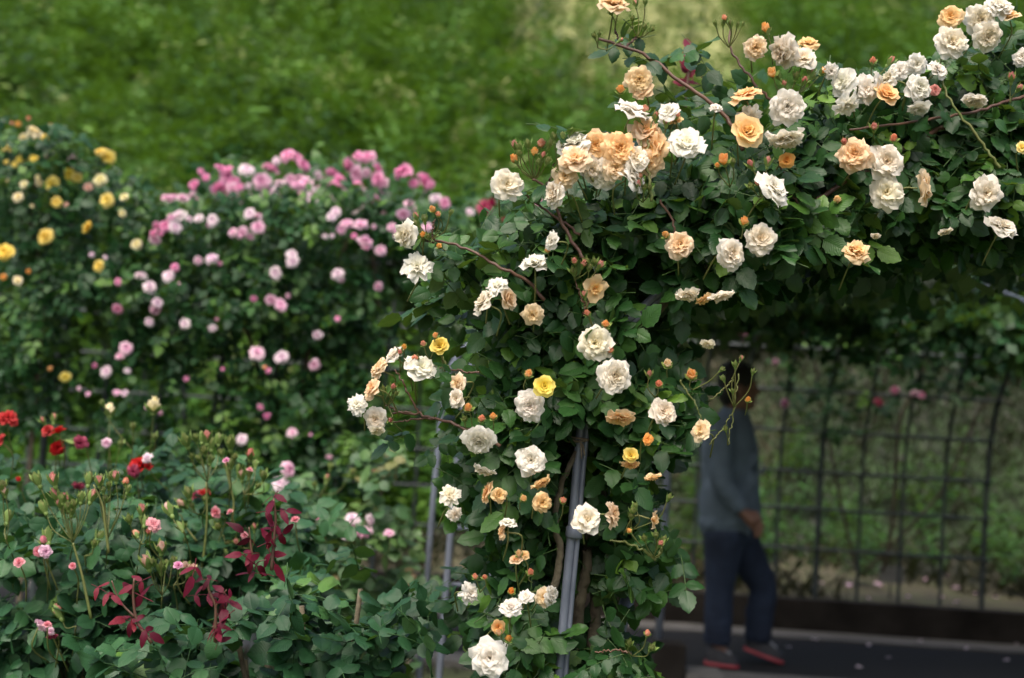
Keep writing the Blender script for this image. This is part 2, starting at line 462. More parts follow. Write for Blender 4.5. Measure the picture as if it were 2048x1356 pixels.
def bloom_mesh(kind, seed, lod=0):
    """unit rose, about 1 across, opening toward +Z"""
    g = np.random.default_rng(seed); geo = Geo()
    rows, cols = (5, 4) if lod == 0 else (2, 2)
    if kind == 'full':
        spec = [(9, 0.50, 0.40, 66, 118, 0.03, -0.05, 1.0), (11, 0.48, 0.36, 46, 104, 0.04, -0.01, 0.9), (12, 0.43, 0.31, 32, 92, 0.05, 0.03, 0.7),
                (13, 0.38, 0.27, 20, 80, 0.06, 0.05, 0.5), (12, 0.33, 0.24, 6, 66, 0.06, 0.07, 0.3), (10, 0.27, 0.2, -8, 50, 0.05, 0.08, 0.12), (6, 0.22, 0.17, -20, 20, 0.03, 0.08, 0.0)]
    elif kind == 'loose':
        spec = [(7, 0.55, 0.46, 55, 112, 0.02, -0.06, 1.0), (8, 0.50, 0.40, 40, 104, 0.03, -0.02, 0.9), (9, 0.43, 0.33, 26, 84, 0.04, 0.02, 0.7),
                (8, 0.36, 0.27, 8, 72, 0.05, 0.04, 0.4), (6, 0.26, 0.22, -5, 40, 0.03, 0.05, 0.1)]
    elif kind == 'ragged':
        spec = [(9, 0.54, 0.27, 55, 125, 0.02, -0.04, 1.0), (11, 0.50, 0.24, 35, 105, 0.03, 0.0, 0.85), (11, 0.42, 0.22, 20, 85, 0.04, 0.03, 0.6),
                (11, 0.36, 0.2, 5, 60, 0.04, 0.05, 0.35), (8, 0.28, 0.18, -10, 40, 0.03, 0.06, 0.1)]
    elif kind == 'cup':
        spec = [(5, 0.62, 0.58, 48, 96, 0.03, -0.05, 1.0), (5, 0.58, 0.52, 26, 72, 0.03, 0.0, 0.75), (5, 0.52, 0.44, 12, 44, 0.03, 0.03, 0.5),
                (5, 0.45, 0.36, 0, 22, 0.02, 0.05, 0.25), (4, 0.38, 0.26, -12, 6, 0.02, 0.06, 0.0)]
    elif kind == 'single':
        spec = [(6, 0.54, 0.44, 62, 92, 0.03, 0, 1.0), (5, 0.36, 0.34, 20, 60, 0.03, 0.02, 0.3), (4, 0.26, 0.24, 0, 30, 0.02, 0.03, 0.0)]
    elif kind == 'bud':
        spec = [(4, 0.9, 0.8, 34, -4, 0.05, 0, 0.9), (4, 0.95, 0.62, 24, -14, 0.03, 0.02, 0.5), (3, 0.98, 0.4, 16, -18, 0.02, 0.03, 0.1)]
    for n, L, W, a0, a1, br, bz, ring in spec:
        if lod and n > 6: n = n - 2
        off = g.uniform(0, 6.28)
        for k in range(n):
            sc = g.uniform(0.84, 1.12)
            petal(geo, L * sc, W * g.uniform(0.9, 1.15) * (1.15 if lod else 1), R_(a0 + g.normal(0, 6)), R_(a1 + g.normal(0, 15 if kind not in ('bud', 'cup') else 4)),
                  off + 6.283 * k / n + g.normal(0, 0.13), br, bz, ring, g, ruff=0.04 if kind in ('bud', 'cup') else 0.15,
                  cup=0.5 if kind in ('bud', 'cup') else 0.28, rows=rows, cols=cols, notch=0.02 if kind in ('bud',) else 0.1)
    return geo.mesh('rose_bloom', M_PETAL)

BLOOMS = {k: [bloom_mesh(k, 31 * i + j) for j in range(n)] for i, (k, n) in enumerate((('full', 6), ('loose', 5), ('ragged', 2), ('cup', 2), ('single', 2), ('bud', 2)))}
FARBLOOM = [bloom_mesh('full', 900 + j, 1) for j in range(3)] + [bloom_mesh('loose', 950 + j, 1) for j in range(2)]

def sepal_mesh(seed):
    """green hip and five sepals hugging a unit bud that points to +Z"""
    g = np.random.default_rng(seed); geo = Geo()
    geo.ball((0, 0, -0.08), (0.19, 0.19, 0.24), 8, 6)
    for k in range(5):
        t = np.linspace(0, 1, 6); w = 0.2 * np.sin(np.pi * (0.2 + 0.8 * t)) + 0.012
        lift = g.uniform(0.0, 0.35)
        r = 0.16 + 0.22 * np.sin(np.pi * t * 0.7) + lift * t ** 2
        z = 0.02 + t * 0.95
        V = np.zeros((6, 3, 3))
        for i in range(6):
            for j, s in enumerate((-1, 0, 1)):
                V[i, j] = (r[i] - 0.12 * w[i] * abs(s), s * w[i], z[i])
        Vf = V.reshape(-1, 3) @ rotm('Z', 6.283 * k / 5).T
        q = np.arange(5)[:, None] * 3 + np.arange(2)[None]
        geo.add(Vf, np.stack([q, q + 1, q + 4, q + 3], -1).reshape(-1, 4))
    return geo.mesh('sepals', M_SEPAL)
SEPALS = [sepal_mesh(5), sepal_mesh(6)]

def axis_quat(v, spin=None):
    q = Vector(v).to_track_quat('Z', 'Y')
    return q @ Quaternion((0, 0, 1), random.uniform(0, 6.28) if spin is None else spin)

FACE = {'c': (0, 0.12, 1.0), 'u': (0, 0.85, 0.5), 'l': (-0.95, 0.25, 0.5), 'r': (0.95, 0.2, 0.5), 'd': (0.1, -1.0, 0.35), 'b': (0.15, 0.55, -0.8),
        'a': (-0.4, 0.55, 0.75), 'e': (0.45, 0.5, 0.75)}
def face_dir(code, jit=0.22):
    a = np.array(FACE[code]) + rng.normal(0, jit, 3)
    return nrm(a[0] * RT + a[1] * UP - a[2] * FW)

COLS = {'W': ((0.87, 0.81, 0.66), 0.95), 'C': ((0.87, 0.74, 0.48), 0.85), 'B': ((0.93, 0.64, 0.28), 0.5), 'A': ((0.95, 0.60, 0.20), 0.38),
        'O': ((0.94, 0.48, 0.08), 0.2), 'Y': ((0.96, 0.78, 0.10), 0.25), 'y': ((0.93, 0.82, 0.36), 0.6),
        'p': ((0.85, 0.42, 0.66), 0.5), 'P': ((0.84, 0.26, 0.54), 0.3), 'w': ((0.85, 0.62, 0.78), 0.6),
        'r': ((0.52, 0.012, 0.014), 0.0), 'm': ((0.40, 0.015, 0.09), 0.02), 'k': ((0.80, 0.24, 0.32), 0.3), 'n': ((0.76, 0.46, 0.34), 0.3),
        'g': ((0.30, 0.34, 0.12), 0.0), 's': ((0.90, 0.38, 0.20), 0.2), 'i': ((0.74, 0.32, 0.26), 0.1)}

def put(name, me, parent, pos, q, scale, col):
    o = bpy.data.objects.new(name, me)
    COL.objects.link(o)
    o.parent = parent
    o.location = Vector(pos) - parent.location
    o.rotation_mode = 'QUATERNION'; o.rotation_quaternion = q
    o.scale = (scale,) * 3 if not hasattr(scale, '__len__') else scale
    c, a = COLS[col]
    v = random.uniform(0.92, 1.06)
    o.color = (min(c[0] * v, 1), min(c[1] * v * random.uniform(0.94, 1.06), 1), c[2] * v, min(1, max(0, a + random.uniform(-0.12, 0.1))))
    return o

def stalk(owner, root, pts, r=0.0015, mat=None):
    g = Geo(); g.tube(pts, r, 5)
    me = g.mesh('stalk', mat or M_STEM, root.location)
    o = bpy.data.objects.new('stalk', me); COL.objects.link(o)
    o.parent = owner; o.matrix_parent_inverse = owner.matrix_basis.inverted()
    return o

def bud(parent, stems, pos, size, col, direction, closed=True, frm=None):
    """bud with its own sepals, on a stalk that starts at frm"""
    q = axis_quat(direction)
    b = put('rose_bud', random.choice(BLOOMS['bud']), parent, pos, q, size * (0.85 if closed else 1.0), col)
    s = bpy.data.objects.new('sepals', random.choice(SEPALS))
    COL.objects.link(s); s.parent = b
    if closed: b.scale = (b.scale[0], b.scale[1], b.scale[2] * 1.25)
    s.scale = (1.15, 1.15, 1.0) if closed else (1.0, 1.0, 0.55)
    if frm is not None:
        p0 = np.asarray(frm); p2 = np.asarray(pos) - np.asarray(direction) * size * 0.2
        p1 = p2 - np.asarray(direction) * np.linalg.norm(p2 - p0) * 0.45
        stalk(b, parent, smooth_path([p0, p1, p2], 8), 0.0012)
    return b

# ================================================================== SETTING
def TW(x, y, z):
    """the path and its tunnel run slightly askew to the picture"""
    x, y, z = np.broadcast_arrays(np.asarray(x, float), np.asarray(y, float), np.asarray(z, float))
    return np.stack([x, y - 0.07 * (x - 1.3), z], -1)

def structure(o):
    o['kind'] = 'structure'
    return o

g = Geo()
xs = np.concatenate([np.linspace(-150, -8, 12), np.linspace(-7, 9, 60), np.linspace(10, 150, 12)])
ys = np.concatenate([np.linspace(-60, -2, 8), np.linspace(-1.5, 9.4, 60), np.linspace(10, 150, 10)])
X, Y = np.meshgrid(xs, ys)
nz = snoise(3, 0.6)
g.grid(X, Y, np.where((Y < 7.3) & (Y > 2), 0.02 * nz(X, Y) - 0.03, -0.03))
structure(g.build('ground', M_GROUND))

def strip(name, mat, y0, y1, z0, z1, x0=-9, x1=10):
    g = Geo()
    xs = np.linspace(x0, x1, 40)
    prof = [(y0, z0), (y0, z1), (y1, z1), (y1, z0)]
    V = np.concatenate([TW(xs, y, z) for y, z in prof])
    n = len(xs); Q = []
    for j in range(3):
        for i in range(n - 1):
            Q.append([j * n + i, j * n + i + 1, (j + 1) * n + i + 1, (j + 1) * n + i])
    g.add(V, Q)
    return structure(g.build(name, mat, smooth=False))
strip('path', M_ASPHALT, 7.9, 9.22, -0.1, 0.0)
strip('path_edging', M_EDGING, 9.222, 9.498, -0.1, 0.012)
strip('path_edging', M_EDGING, 7.66, 7.898, -0.1, 0.012)
strip('kerb', M_KERB, 9.5, 9.62, -0.1, 0.215)

g = Geo()
xs = np.linspace(-10, 11, 110); ys = np.linspace(9.622, 13.2, 40)
X, Y = np.meshgrid(xs, ys)
q = TW(X, Y, 0.17 + 0.025 * snoise(9, 0.4)(X, Y) + 0.05 * np.maximum(0, Y - 10.3))
g.grid(q[..., 0], q[..., 1], q[..., 2])
structure(g.build('flower_bed', M_SOIL))

def hill_z(x, y):
    return 0.2 + 0.5 * np.maximum(0, y - 12.2) * (1 - 0.0 * x) + 0.25 * HN(x, y) * np.clip((y - 12.2) / 2, 0, 1)
HN = snoise(12, 2.2)
g = Geo()
xs = np.linspace(-45, 45, 150); ys = np.linspace(11.8, 70, 120)
X, Y = np.meshgrid(xs, ys)
g.grid(X, Y, hill_z(X, Y))
structure(g.build('hillside', M_HILL))

M_MEADOW = surf_material('meadow_grass', (0.17, 0.20, 0.06), (0.30, 0.30, 0.13), 1.2, 0.95, 0.9, 12)
g = Geo()
ed = snoise(14, 3.0)
xs = np.linspace(-1, 26, 120); ys = np.linspace(15.5, 60, 110)
X, Y = np.meshgrid(xs, ys)
lo = hill_z(X, Y) + 0.04 - 0.5 * (X < 0.02 * Y + 0.6 * ed(X, Y)) - 0.5 * (X > 0.17 * Y + 0.7 * ed(X, Y + 7)) - 0.5 * (Y < 25.5 + 1.5 * ed(X + 9, Y))
g.grid(X, Y, lo)
structure(g.build('meadow', M_MEADOW))
# ---------------------------------------------------------------- hillside weeds
def weed_proto(seed, h, n, L, W, spread):
    gg = np.random.default_rng(seed); geo = Geo()
    lp = leaf_proto(1, 1, 2, 3, 0.2, 0.35, 0.0, seed)
    t = np.sort(gg.uniform(0.15, 1, n)); az = gg.uniform(0, 6.283, n)
    rad = spread * (1 - 0.5 * t) * gg.uniform(0, 1, n)
    T = np.stack([rad * np.cos(az), rad * np.sin(az), t * h * gg.uniform(0.85, 1.05, n)], -1)
    out = np.stack([np.cos(az), np.sin(az), gg.uniform(0.1, 0.9, n)], -1)
    nn = np.stack([-0.5 * np.cos(az), -0.5 * np.sin(az), np.ones(n)], -1) + gg.normal(0, 0.25, (n, 3))
    sc = gg.uniform(0.7, 1.2, n) * (1.1 - 0.45 * t)
    M = frames(nn, out) * np.stack([W * sc, L * sc, L * sc], -1)[:, None, :]
    geo.inst(lp, M, T, gg.normal(0, 0.06, n) + 0.12 * t)
    return np.concatenate(geo.V), np.concatenate(geo.Q), np.concatenate(geo.D)
WP = [weed_proto(1, 0.75, 60, 0.13, 0.034, 0.10), weed_proto(2, 0.95, 70, 0.12, 0.030, 0.08), weed_proto(3, 0.55, 60, 0.12, 0.05, 0.2),
      weed_proto(4, 0.4, 46, 0.13, 0.07, 0.22), weed_proto(5, 0.6, 30, 0.5, 0.016, 0.06), weed_proto(6, 0.75, 110, 0.16, 0.055, 0.36), weed_proto(7, 1.05, 120, 0.15, 0.045, 0.22)]
def scatter_weeds(geo, x, y, z, kinds, tone, ts=0.08, smin=0.75, smax=1.3):
    k = len(x); pid = rng.choice(kinds, k); a = rng.uniform(0, 6.283, k); s = rng.uniform(smin, smax, k)
    tilt = rng.normal(0, 0.12, (k, 2))
    for i in set(kinds):
        q = pid == i; kk = q.sum()
        if not kk: continue
        Z = nrm(np.stack([tilt[q, 0], tilt[q, 1], np.ones(kk)], -1))
        M = frames(Z, np.stack([np.cos(a[q]), np.sin(a[q]), np.zeros(kk)], -1)) * s[q][:, None, None]
        geo.inst(WP[i], M, np.stack([x[q], y[q], z[q]], -1), tone[q] + rng.normal(0, ts, kk))
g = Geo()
n = 4600
y = 12.4 + 30 * rng.random(n) ** 1.5; x = (rng.random(n) - 0.5) * (0.86 * y + 2.5)
px, py, _ = project(np.stack([x, y, hill_z(x, y) + 0.4], -1))
dn = snoise(21, 0.9)(x, y); tn = snoise(22, 1.2)(x, y)
meadow = ((px > 1040 + 60 * snoise(23, 2)(x, y)) & (px < 1540 + 60 * snoise(24, 2)(x, y)) & (py < 180)) & (rng.random(n) < 0.92)
keep = (dn > -0.7) & ~meadow & ~((x > 0.3) & (y < 15.5))
x, y, tn = x[keep], y[keep], tn[keep]
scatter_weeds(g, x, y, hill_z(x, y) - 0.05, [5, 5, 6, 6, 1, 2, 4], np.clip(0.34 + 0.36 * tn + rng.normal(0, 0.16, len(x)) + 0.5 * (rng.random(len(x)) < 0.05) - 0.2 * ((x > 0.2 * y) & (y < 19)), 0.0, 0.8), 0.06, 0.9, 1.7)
n = 150
y = 12.6 + 13 * rng.random(n); x = (rng.random(n) - 0.72) * (0.7 * y + 1.5)
px, py, _ = project(np.stack([x, y, hill_z(x, y) + 0.5], -1)); k = px < 1080 + 60 * rng.normal(size=n); x, y = x[k], y[k]
scatter_weeds(g, x, y, hill_z(x, y) - 0.1, [5, 5, 6], np.clip(rng.normal(0.42, 0.2, len(x)), 0.02, 0.8), 0.04, 1.5, 2.1)
n = 1500
y = 12.4 + 16 * rng.random(n); x = (rng.random(n) - 0.5) * (0.86 * y + 2.5)
px, py, _ = project(np.stack([x, y, hill_z(x, y) + 0.4], -1)); k = ~((x > 0.3) & (y < 15.5)) & ~((px > 1000) & (px < 1540) & (py < 190)) & (snoise(26, 1.5)(x, y) > -0.1)
x, y = x[k], y[k]
scatter_weeds(g, x, y, hill_z(x, y), [0, 1, 4], 0.42 + rng.normal(0, 0.13, len(x)), 0.06, 0.9, 1.5)
# brighter broad-leaved growth at the foot of the slope
n = 900
x = rng.uniform(-5.5, 0.4, n); y = rng.uniform(11.6, 13.6, n)
k = snoise(25, 0.9)(x, y) > -0.4
x, y = x[k], y[k]
scatter_weeds(g, x, y, np.maximum(hill_z(x, y), 0.18), [2, 3, 3, 0], 0.42 + 0 * x, 0.1, 0.8, 1.5)
n = 110
x = rng.uniform(0.3, 5.5, n); y = rng.uniform(10.3, 13.5, n)
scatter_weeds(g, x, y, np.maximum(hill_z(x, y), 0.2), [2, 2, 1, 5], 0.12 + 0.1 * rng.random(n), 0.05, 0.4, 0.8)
# short growth of the meadow
n = 4500
y = 14 + 22 * rng.random(n); x = (rng.random(n) - 0.5) * (0.9 * y + 2.5)
px, py, _ = project(np.stack([x, y, hill_z(x, y) + 0.1], -1))
k = (px > 1000) & (px < 1570) & (py < 260)
x, y = x[k], y[k]
scatter_weeds(g, x, y, hill_z(x, y), [4], 0.93 + 0.1 * rng.normal(size=len(x)), 0.1, 0.3, 0.6)
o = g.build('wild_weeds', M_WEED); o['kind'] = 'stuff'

# grass of the lawn in front of the path and in the bed
g = Geo()
blade = leaf_proto(1, 1, 2, 3, 0.2, 0.3, 0, 3)
n = 15000
x = rng.uniform(-3.2, 4.2, n); y = rng.uniform(4.6, 7.6, n)
k = snoise(31, 0.7)(x, y) > -0.5; x, y = x[k], y[k]
n2 = 26000
x2 = rng.uniform(-4, 6, n2); y2 = 9.75 + 6.5 * rng.random(n2) ** 0.9
k = (snoise(32, 0.5)(x2, y2) > -0.15 - 0.5 * (y2 - 9.9)) & ((y2 < 12.6) | (x2 > 0)); x2, y2 = x2[k], y2[k]
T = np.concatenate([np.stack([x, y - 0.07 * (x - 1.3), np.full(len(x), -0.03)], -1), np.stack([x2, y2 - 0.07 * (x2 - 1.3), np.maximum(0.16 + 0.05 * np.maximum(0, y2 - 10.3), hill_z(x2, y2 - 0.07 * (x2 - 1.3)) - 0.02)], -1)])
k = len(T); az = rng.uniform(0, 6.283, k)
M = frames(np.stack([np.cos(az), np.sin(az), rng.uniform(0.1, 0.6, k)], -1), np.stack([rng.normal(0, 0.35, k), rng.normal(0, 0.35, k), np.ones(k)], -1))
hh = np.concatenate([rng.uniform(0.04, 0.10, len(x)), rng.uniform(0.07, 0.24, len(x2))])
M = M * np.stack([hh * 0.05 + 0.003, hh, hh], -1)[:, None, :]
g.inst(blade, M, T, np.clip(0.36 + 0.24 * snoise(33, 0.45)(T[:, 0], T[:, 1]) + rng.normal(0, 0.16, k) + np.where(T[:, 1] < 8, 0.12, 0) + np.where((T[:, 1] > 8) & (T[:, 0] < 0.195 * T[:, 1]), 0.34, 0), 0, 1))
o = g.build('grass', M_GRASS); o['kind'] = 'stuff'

# ================================================================== TRELLIS TUNNEL over the path
tt = thing('trellis_tunnel', TW(1.3, 8.2, 0), 'long grey steel rod trellis tunnel arching over the asphalt path', 'trellis tunnel')
def tunnel_profile(a):
    """a in 0..1 from the far foot over the roof to the near foot -> y, z"""
    if a < 0.28: return 9.72, 0.15 + 0.85 * a / 0.28
    if a > 0.72: return 6.72, 1.0 * (1 - a) / 0.28
    t = (a - 0.28) / 0.44 * math.pi
    return 8.22 + 1.5 * math.cos(t), 1.0 + 1.3 * math.sin(t)
for i in range(26):
    x = 3.24 - 0.275 * i
    a1 = 1.0 if x < -0.5 else 0.59
    g = Geo()
    pr = np.array([tunnel_profile(a) for a in np.linspace(0, a1, 40)])
    g.tube(TW(np.full(len(pr), x), pr[:, 0], pr[:, 1]), 0.0125 if i % 4 else 0.019, 8)
    g.build('rod', M_WIRE, tt)
def rail(y, z, x0, x1, r=0.011, mat=None):
    g = Geo(); xx = np.linspace(x0, x1, 8)
    g.tube(TW(xx, np.full(8, y), np.full(8, z)), r, 8)
    g.build('rail', mat or M_PIPE, tt)
for z in (0.53, 0.80, 1.05):
    rail(9.70, z, -3.7, 3.26, 0.011, M_WIRE)
for a in (0.314, 0.345, 0.381, 0.425, 0.475, 0.53, 0.575):
    y, z = tunnel_profile(a); yy = y - 0.02 * (a < 0.5)
    if a < 0.58: rail(yy, z + 0.012, 0.402, 3.26, 0.011, M_WIRE)
    rail(yy, z + 0.012, -3.7, 0.398 if a < 0.58 else -0.57, 0.011, M_WIRE)
for z in (0.30, 0.56, 0.82):
    rail(6.70, z, -3.7, -0.57, 0.011, M_WIRE)
for a, x1 in ((0.622, -0.28),):
    y, z = tunnel_profile(a); rail(y - 0.02, z, -1.0, x1, 0.014); rail(y - 0.02, z, -3.7, -1.002, 0.012, M_WIRE)
# two stouter uprights at the near edge of the path, and their tie
for x, top in ((0.87, 1.45),):
    g = Geo(); g.tube([TW(x, 7.62, 0.0), TW(x, 7.62, top * 0.5), TW(x, 7.62, top), TW(x + 0.02, 7.75, 2.0), TW(x + 0.02, 8.2, 2.45)], 0.021, 8); g.build('post', M_PIPE, tt)
for z in (0.62, 0.9):
    g = Geo(); g.tube([TW(0.72, 7.61, z), TW(0.88, 7.6, z)], 0.012, 8); g.build('brace', M_PIPE, tt)

# ================================================================== ROSE ARCH in front
HOOPPX = [(1098, 1640), (1128, 1262), (1147, 1060), (1165, 860), (1187, 745), (1230, 668), (1290, 614), (1345, 570), (1500, 468), (1700, 392), (1900, 336), (2120, 296), (2450, 262), (2800, 245)]
HD = 2.95
HP = np.array([PV(a, b, HD) for a, b in HOOPPX])
HP[:, 1] = HD + 0.34 * np.clip(HP[:, 0] - 0.38, 0, 1.2)
foot = HP[0] + (HP[0] - HP[1]) * ((HP[0][2] - 0.0) / (HP[1][2] - HP[0][2]))
xa = HP[-1][0]
left = np.concatenate([[foot], HP])
right = left[::-1][1:].copy(); right[:, 0] = 2 * xa - right[:, 0] - 0.1; right[:, 1] = 2 * right[0, 1] - right[:, 1]
HOOP = smooth_path(np.concatenate([left, right]), 110)
arch = thing('rose_arch', (foot[0], HD, 0), 'grey galvanised twin pipe arch smothered in cream and apricot roses, standing nearest', 'rose arch')
def hoop_at(dy):
    q = HOOP.copy(); q[:, 1] += dy; q[:, 0] -= 0.155 * dy
    return q
for k, dy in enumerate((0.0, 1.05, 2.05, 2.7)):
    q = hoop_at(dy); g = Geo()
    if k == 0:
        g.tube(q + np.array([-0.004, 0, 0]), 0.0096, 10); g.tube(q + np.array([0.0092, -0.001, -0.004]), 0.0054, 8)
    else:
        g.tube(q, 0.012, 8)
    g.build('hoop', M_PIPE, arch)
for t in (0.34, 0.4, 0.46, 0.52, 0.58, 0.66, 0.75, 0.85):
    i = int(t * (len(HOOP) - 1)); g = Geo()
    a = HOOP[i] + np.array([0.0, 0.02, 0.0]); b = a + np.array([-0.155 * 2.7, 2.7, 0])
    g.tube([a, (a + b) / 2, b], 0.0085, 6); g.build('rail', M_PIPE, arch)
g = Geo(); pa = PV(1002, 1080, 4.9); g.tube([(pa[0] - 0.02, pa[1], 0), (pa[0], pa[1], 0.9), (pa[0] + 0.01, pa[1], 1.5)], 0.012, 8); g.build('post', M_PIPE, arch)
for py in (1058, 1172):
    g = Geo(); g.tube([PV(903, py - 3, 4.99), PV(1006, py + 3, 4.9)], 0.009, 6); g.build('rail', M_PIPE, arch)
c0 = PV(1146, 1071, HD); c1 = PV(1147.5, 1056, HD); c0[1] = c1[1] = HD
g = Geo(); g.tube([c0 + (c1 - c0) * t + np.array([0.0015, 0, 0]) for t in (-0.25, 0, 1, 1.25)], [0.0165, 0.0185, 0.0185, 0.0165], 12); g.build('collar', M_PIPE, arch)
g = Geo(); g.tube([PV(1256, 1195, 3.25), PV(1240, 1250, 3.25), PV(1218, 1400, 3.25), PV(1205, 1600, 3.2), PV(1195, 2200, 3.2)], 0.0165, 10); g.build('strut', M_PIPE, arch)

tw = Geo()
tp = PV(1158, 882, HD - 0.005)
aa = np.linspace(0, 4 * np.pi, 40)
tw.tube(np.stack([tp[0] + 0.0195 * np.cos(aa), HD + 0.018 * np.sin(aa) - 0.0, tp[2] + 0.006 * np.sin(aa * 0.5) + 0.0004 * aa], -1), 0.0022, 5)
for dx, dz in ((-0.022, 0.006), (0.006, -0.035), (0.012, -0.028)):
    tw.tube(smooth_path([tp + np.array([0, -0.018, 0]), tp + np.array([dx * 0.6, -0.026, dz * 0.3]), tp + np.array([dx, -0.022, dz])], 8), 0.0018, 5)
tag(tw.build('twine_tie', M_TWINE), 'brown twine knotted round the grey arch pipe', 'twine')

# ================================================================== CLIMBING ROSE on the arch
_b1, _b2 = PV(1140, 1300, 3.05), PV(1178, 1300, 3.1)
rose_leg = thing('climbing_rose', (_b1[0], _b1[1], 0), 'cream and apricot climbing rose wrapped round the upright leg of the arch', 'climbing rose', 'climbing roses')
rose_top = thing('climbing_rose', (_b2[0], _b2[1], 0), 'crowded cream and apricot climbing rose spilling over the top of the arch', 'climbing rose', 'climbing roses')
def is_top(px, py):
    return ((py < 430) & (px > 1080)) | ((px > 1290) & (py < 640))
def owner(px, py):
    return rose_top if is_top(px, py) else rose_leg
BL = """
1227 14 56 A loose u|1278 160 60 B full c|1286 182 42 A loose c|1262 228 66 W loose u|1338 226 46 W loose a|1352 247 30 A cup u|1430 218 24 W ragged u
1510 95 50 B full c|1573 102 66 C full l|1606 122 50 C loose e|1617 90 40 A loose u|1492 196 56 A loose u|1490 267 62 A cup c|1574 214 76 W full c|1570 270 68 C full d|1498 228 44 W ragged d
1572 320 30 O cup c|1661 142 32 W ragged c|1690 166 54 W loose l|1727 180 62 W loose c|1692 205 52 W ragged d|1752 164 40 W loose r|1768 193 44 A cup u|1782 158 44 C ragged l|1800 142 40 W loose c|1832 128 42 W loose c|1834 178 58 W full c|1874 142 42 W loose e|1868 181 26 i full c|1950 197 46 C full d|1838 214 40 W loose d
1902 36 52 A full a|1958 38 64 C full c|1900 86 68 C full c|1972 72 66 C full c|1996 18 54 W full u|2020 38 34 A cup u|2046 116 36 W loose l|2042 297 22 Y cup c
1372 291 74 W loose c|1312 300 56 A loose l|1290 266 52 A loose u|1238 298 60 A full c|1192 292 54 A full c|1150 292 56 W loose u|1150 322 54 B loose c|1268 318 44 C loose u|1258 356 54 W loose e|1186 338 44 C loose c|1228 338 44 B full c|1298 325 42 B loose c|1130 352 40 B loose c|1112 388 44 C loose l|1208 352 46 W loose c|1106 482 34 W loose l
1012 371 66 C loose c|815 469 54 C loose l|835 536 60 W ragged e|1070 532 54 W loose u|972 606 50 C loose l|996 574 42 W ragged u|1010 598 40 B cup r|1066 628 42 B loose c|1188 577 50 A single c
1359 490 58 B full c|1458 508 70 C full c|1521 480 66 C full c|1543 381 66 W loose e|1711 311 72 B full c|1770 324 72 C loose c|1773 386 68 C loose c|1842 376 62 B loose r|1967 387 70 C loose c|2002 457 58 C loose u|1711 507 54 A loose u|1890 461 26 C loose d|1752 468 18 C cup d|1374 584 46 C loose d|1406 596 32 A loose d|1442 584 50 C loose d|1416 686 28 C loose d
1190 686 72 C full c|1227 753 74 C full c|1240 831 54 A loose d|1325 826 54 C full e|1087 773 42 Y cup c|1061 811 64 W full c|958 877 68 W full c|1062 921 62 W loose c|1080 962 40 A loose d|1083 1004 40 A loose c|1404 862 40 B loose l|1295 879 24 O loose c|1261 911 28 Y cup c|1260 926 32 A loose d|1304 950 34 A loose d
970 936 40 C loose d|901 992 46 C ragged a|908 1028 32 C ragged c|978 985 38 A loose l|996 990 32 A loose c|1016 1049 34 W loose u|1008 1063 32 A loose l|1172 1040 62 C loose c|1220 1028 46 B ragged r|1303 1038 36 A single r|936 1186 44 W ragged r|1097 1190 42 W full r|1022 1216 42 W loose u|980 1316 74 W loose c|997 1253 26 O cup c|1032 1122 22 A cup u|1047 1113 26 A loose u|1088 1194 40 B loose c|1052 1195 30 W loose u
840 741 64 W loose u|880 694 34 Y cup c|918 766 38 B loose l|916 797 36 C loose l|792 714 42 C loose a|762 739 46 B full l|748 776 36 A loose l|742 788 26 B loose l|716 811 44 W ragged c|753 836 48 C loose c|754 858 30 C loose d
"""
def d_front(px, py):
    """how far away the front of the rose hangs"""
    px = np.asarray(px, float); py = np.asarray(py, float)
    return 2.80 + 0.22 * np.clip((px - 1500) / 500, 0, 1.3) + 0.10 * np.clip((1000 - px) / 200, 0, 1) + 0.12 * np.clip((320 - py) / 300, 0, 1)
stems = None
EXC = []
def parse(txt):
    for it in txt.replace('\n', '|').split('|'):
        f = it.split()
        if f: yield f
def pedicel(fl, pos, ax, size, ln=0.07):
    b = np.asarray(pos) - np.asarray(ax) * size * 0.1
    mid = b - np.asarray(ax) * ln * 0.45
    stalk(fl, fl.parent, smooth_path([b, mid, mid + np.array([rng.normal(0, 0.015), 0.05, -ln * 0.6])], 8), 0.0017)
for px, py, dia, col, kind, face in parse(BL):
    px, py, dia = float(px), float(py), float(dia)
    if 1100 < px < 1345 and 255 < py < 400: dia *= 1.22
    d = float(d_front(px, py)) - 0.015 - rng.uniform(0, 0.05)
    pos = PV(px, py, d); ax = face_dir(face)
    size = dia * d / FPX * {'full': 0.98, 'loose': 1.0, 'ragged': 1.0, 'cup': 1.0, 'single': 1.05}[kind] * (1.16 if face in 'ulrde' else 1.07)
    fl = put('rose_bloom', random.choice(BLOOMS[kind]), owner(px, py), pos, axis_quat(ax), size * np.array([random.uniform(0.94, 1.06), random.uniform(0.94, 1.06), random.uniform(0.8, 1.0)]), col)
    if face != 'd': pedicel(fl, pos, ax, size)
    EXC.append((px, py, dia * 0.5, d))

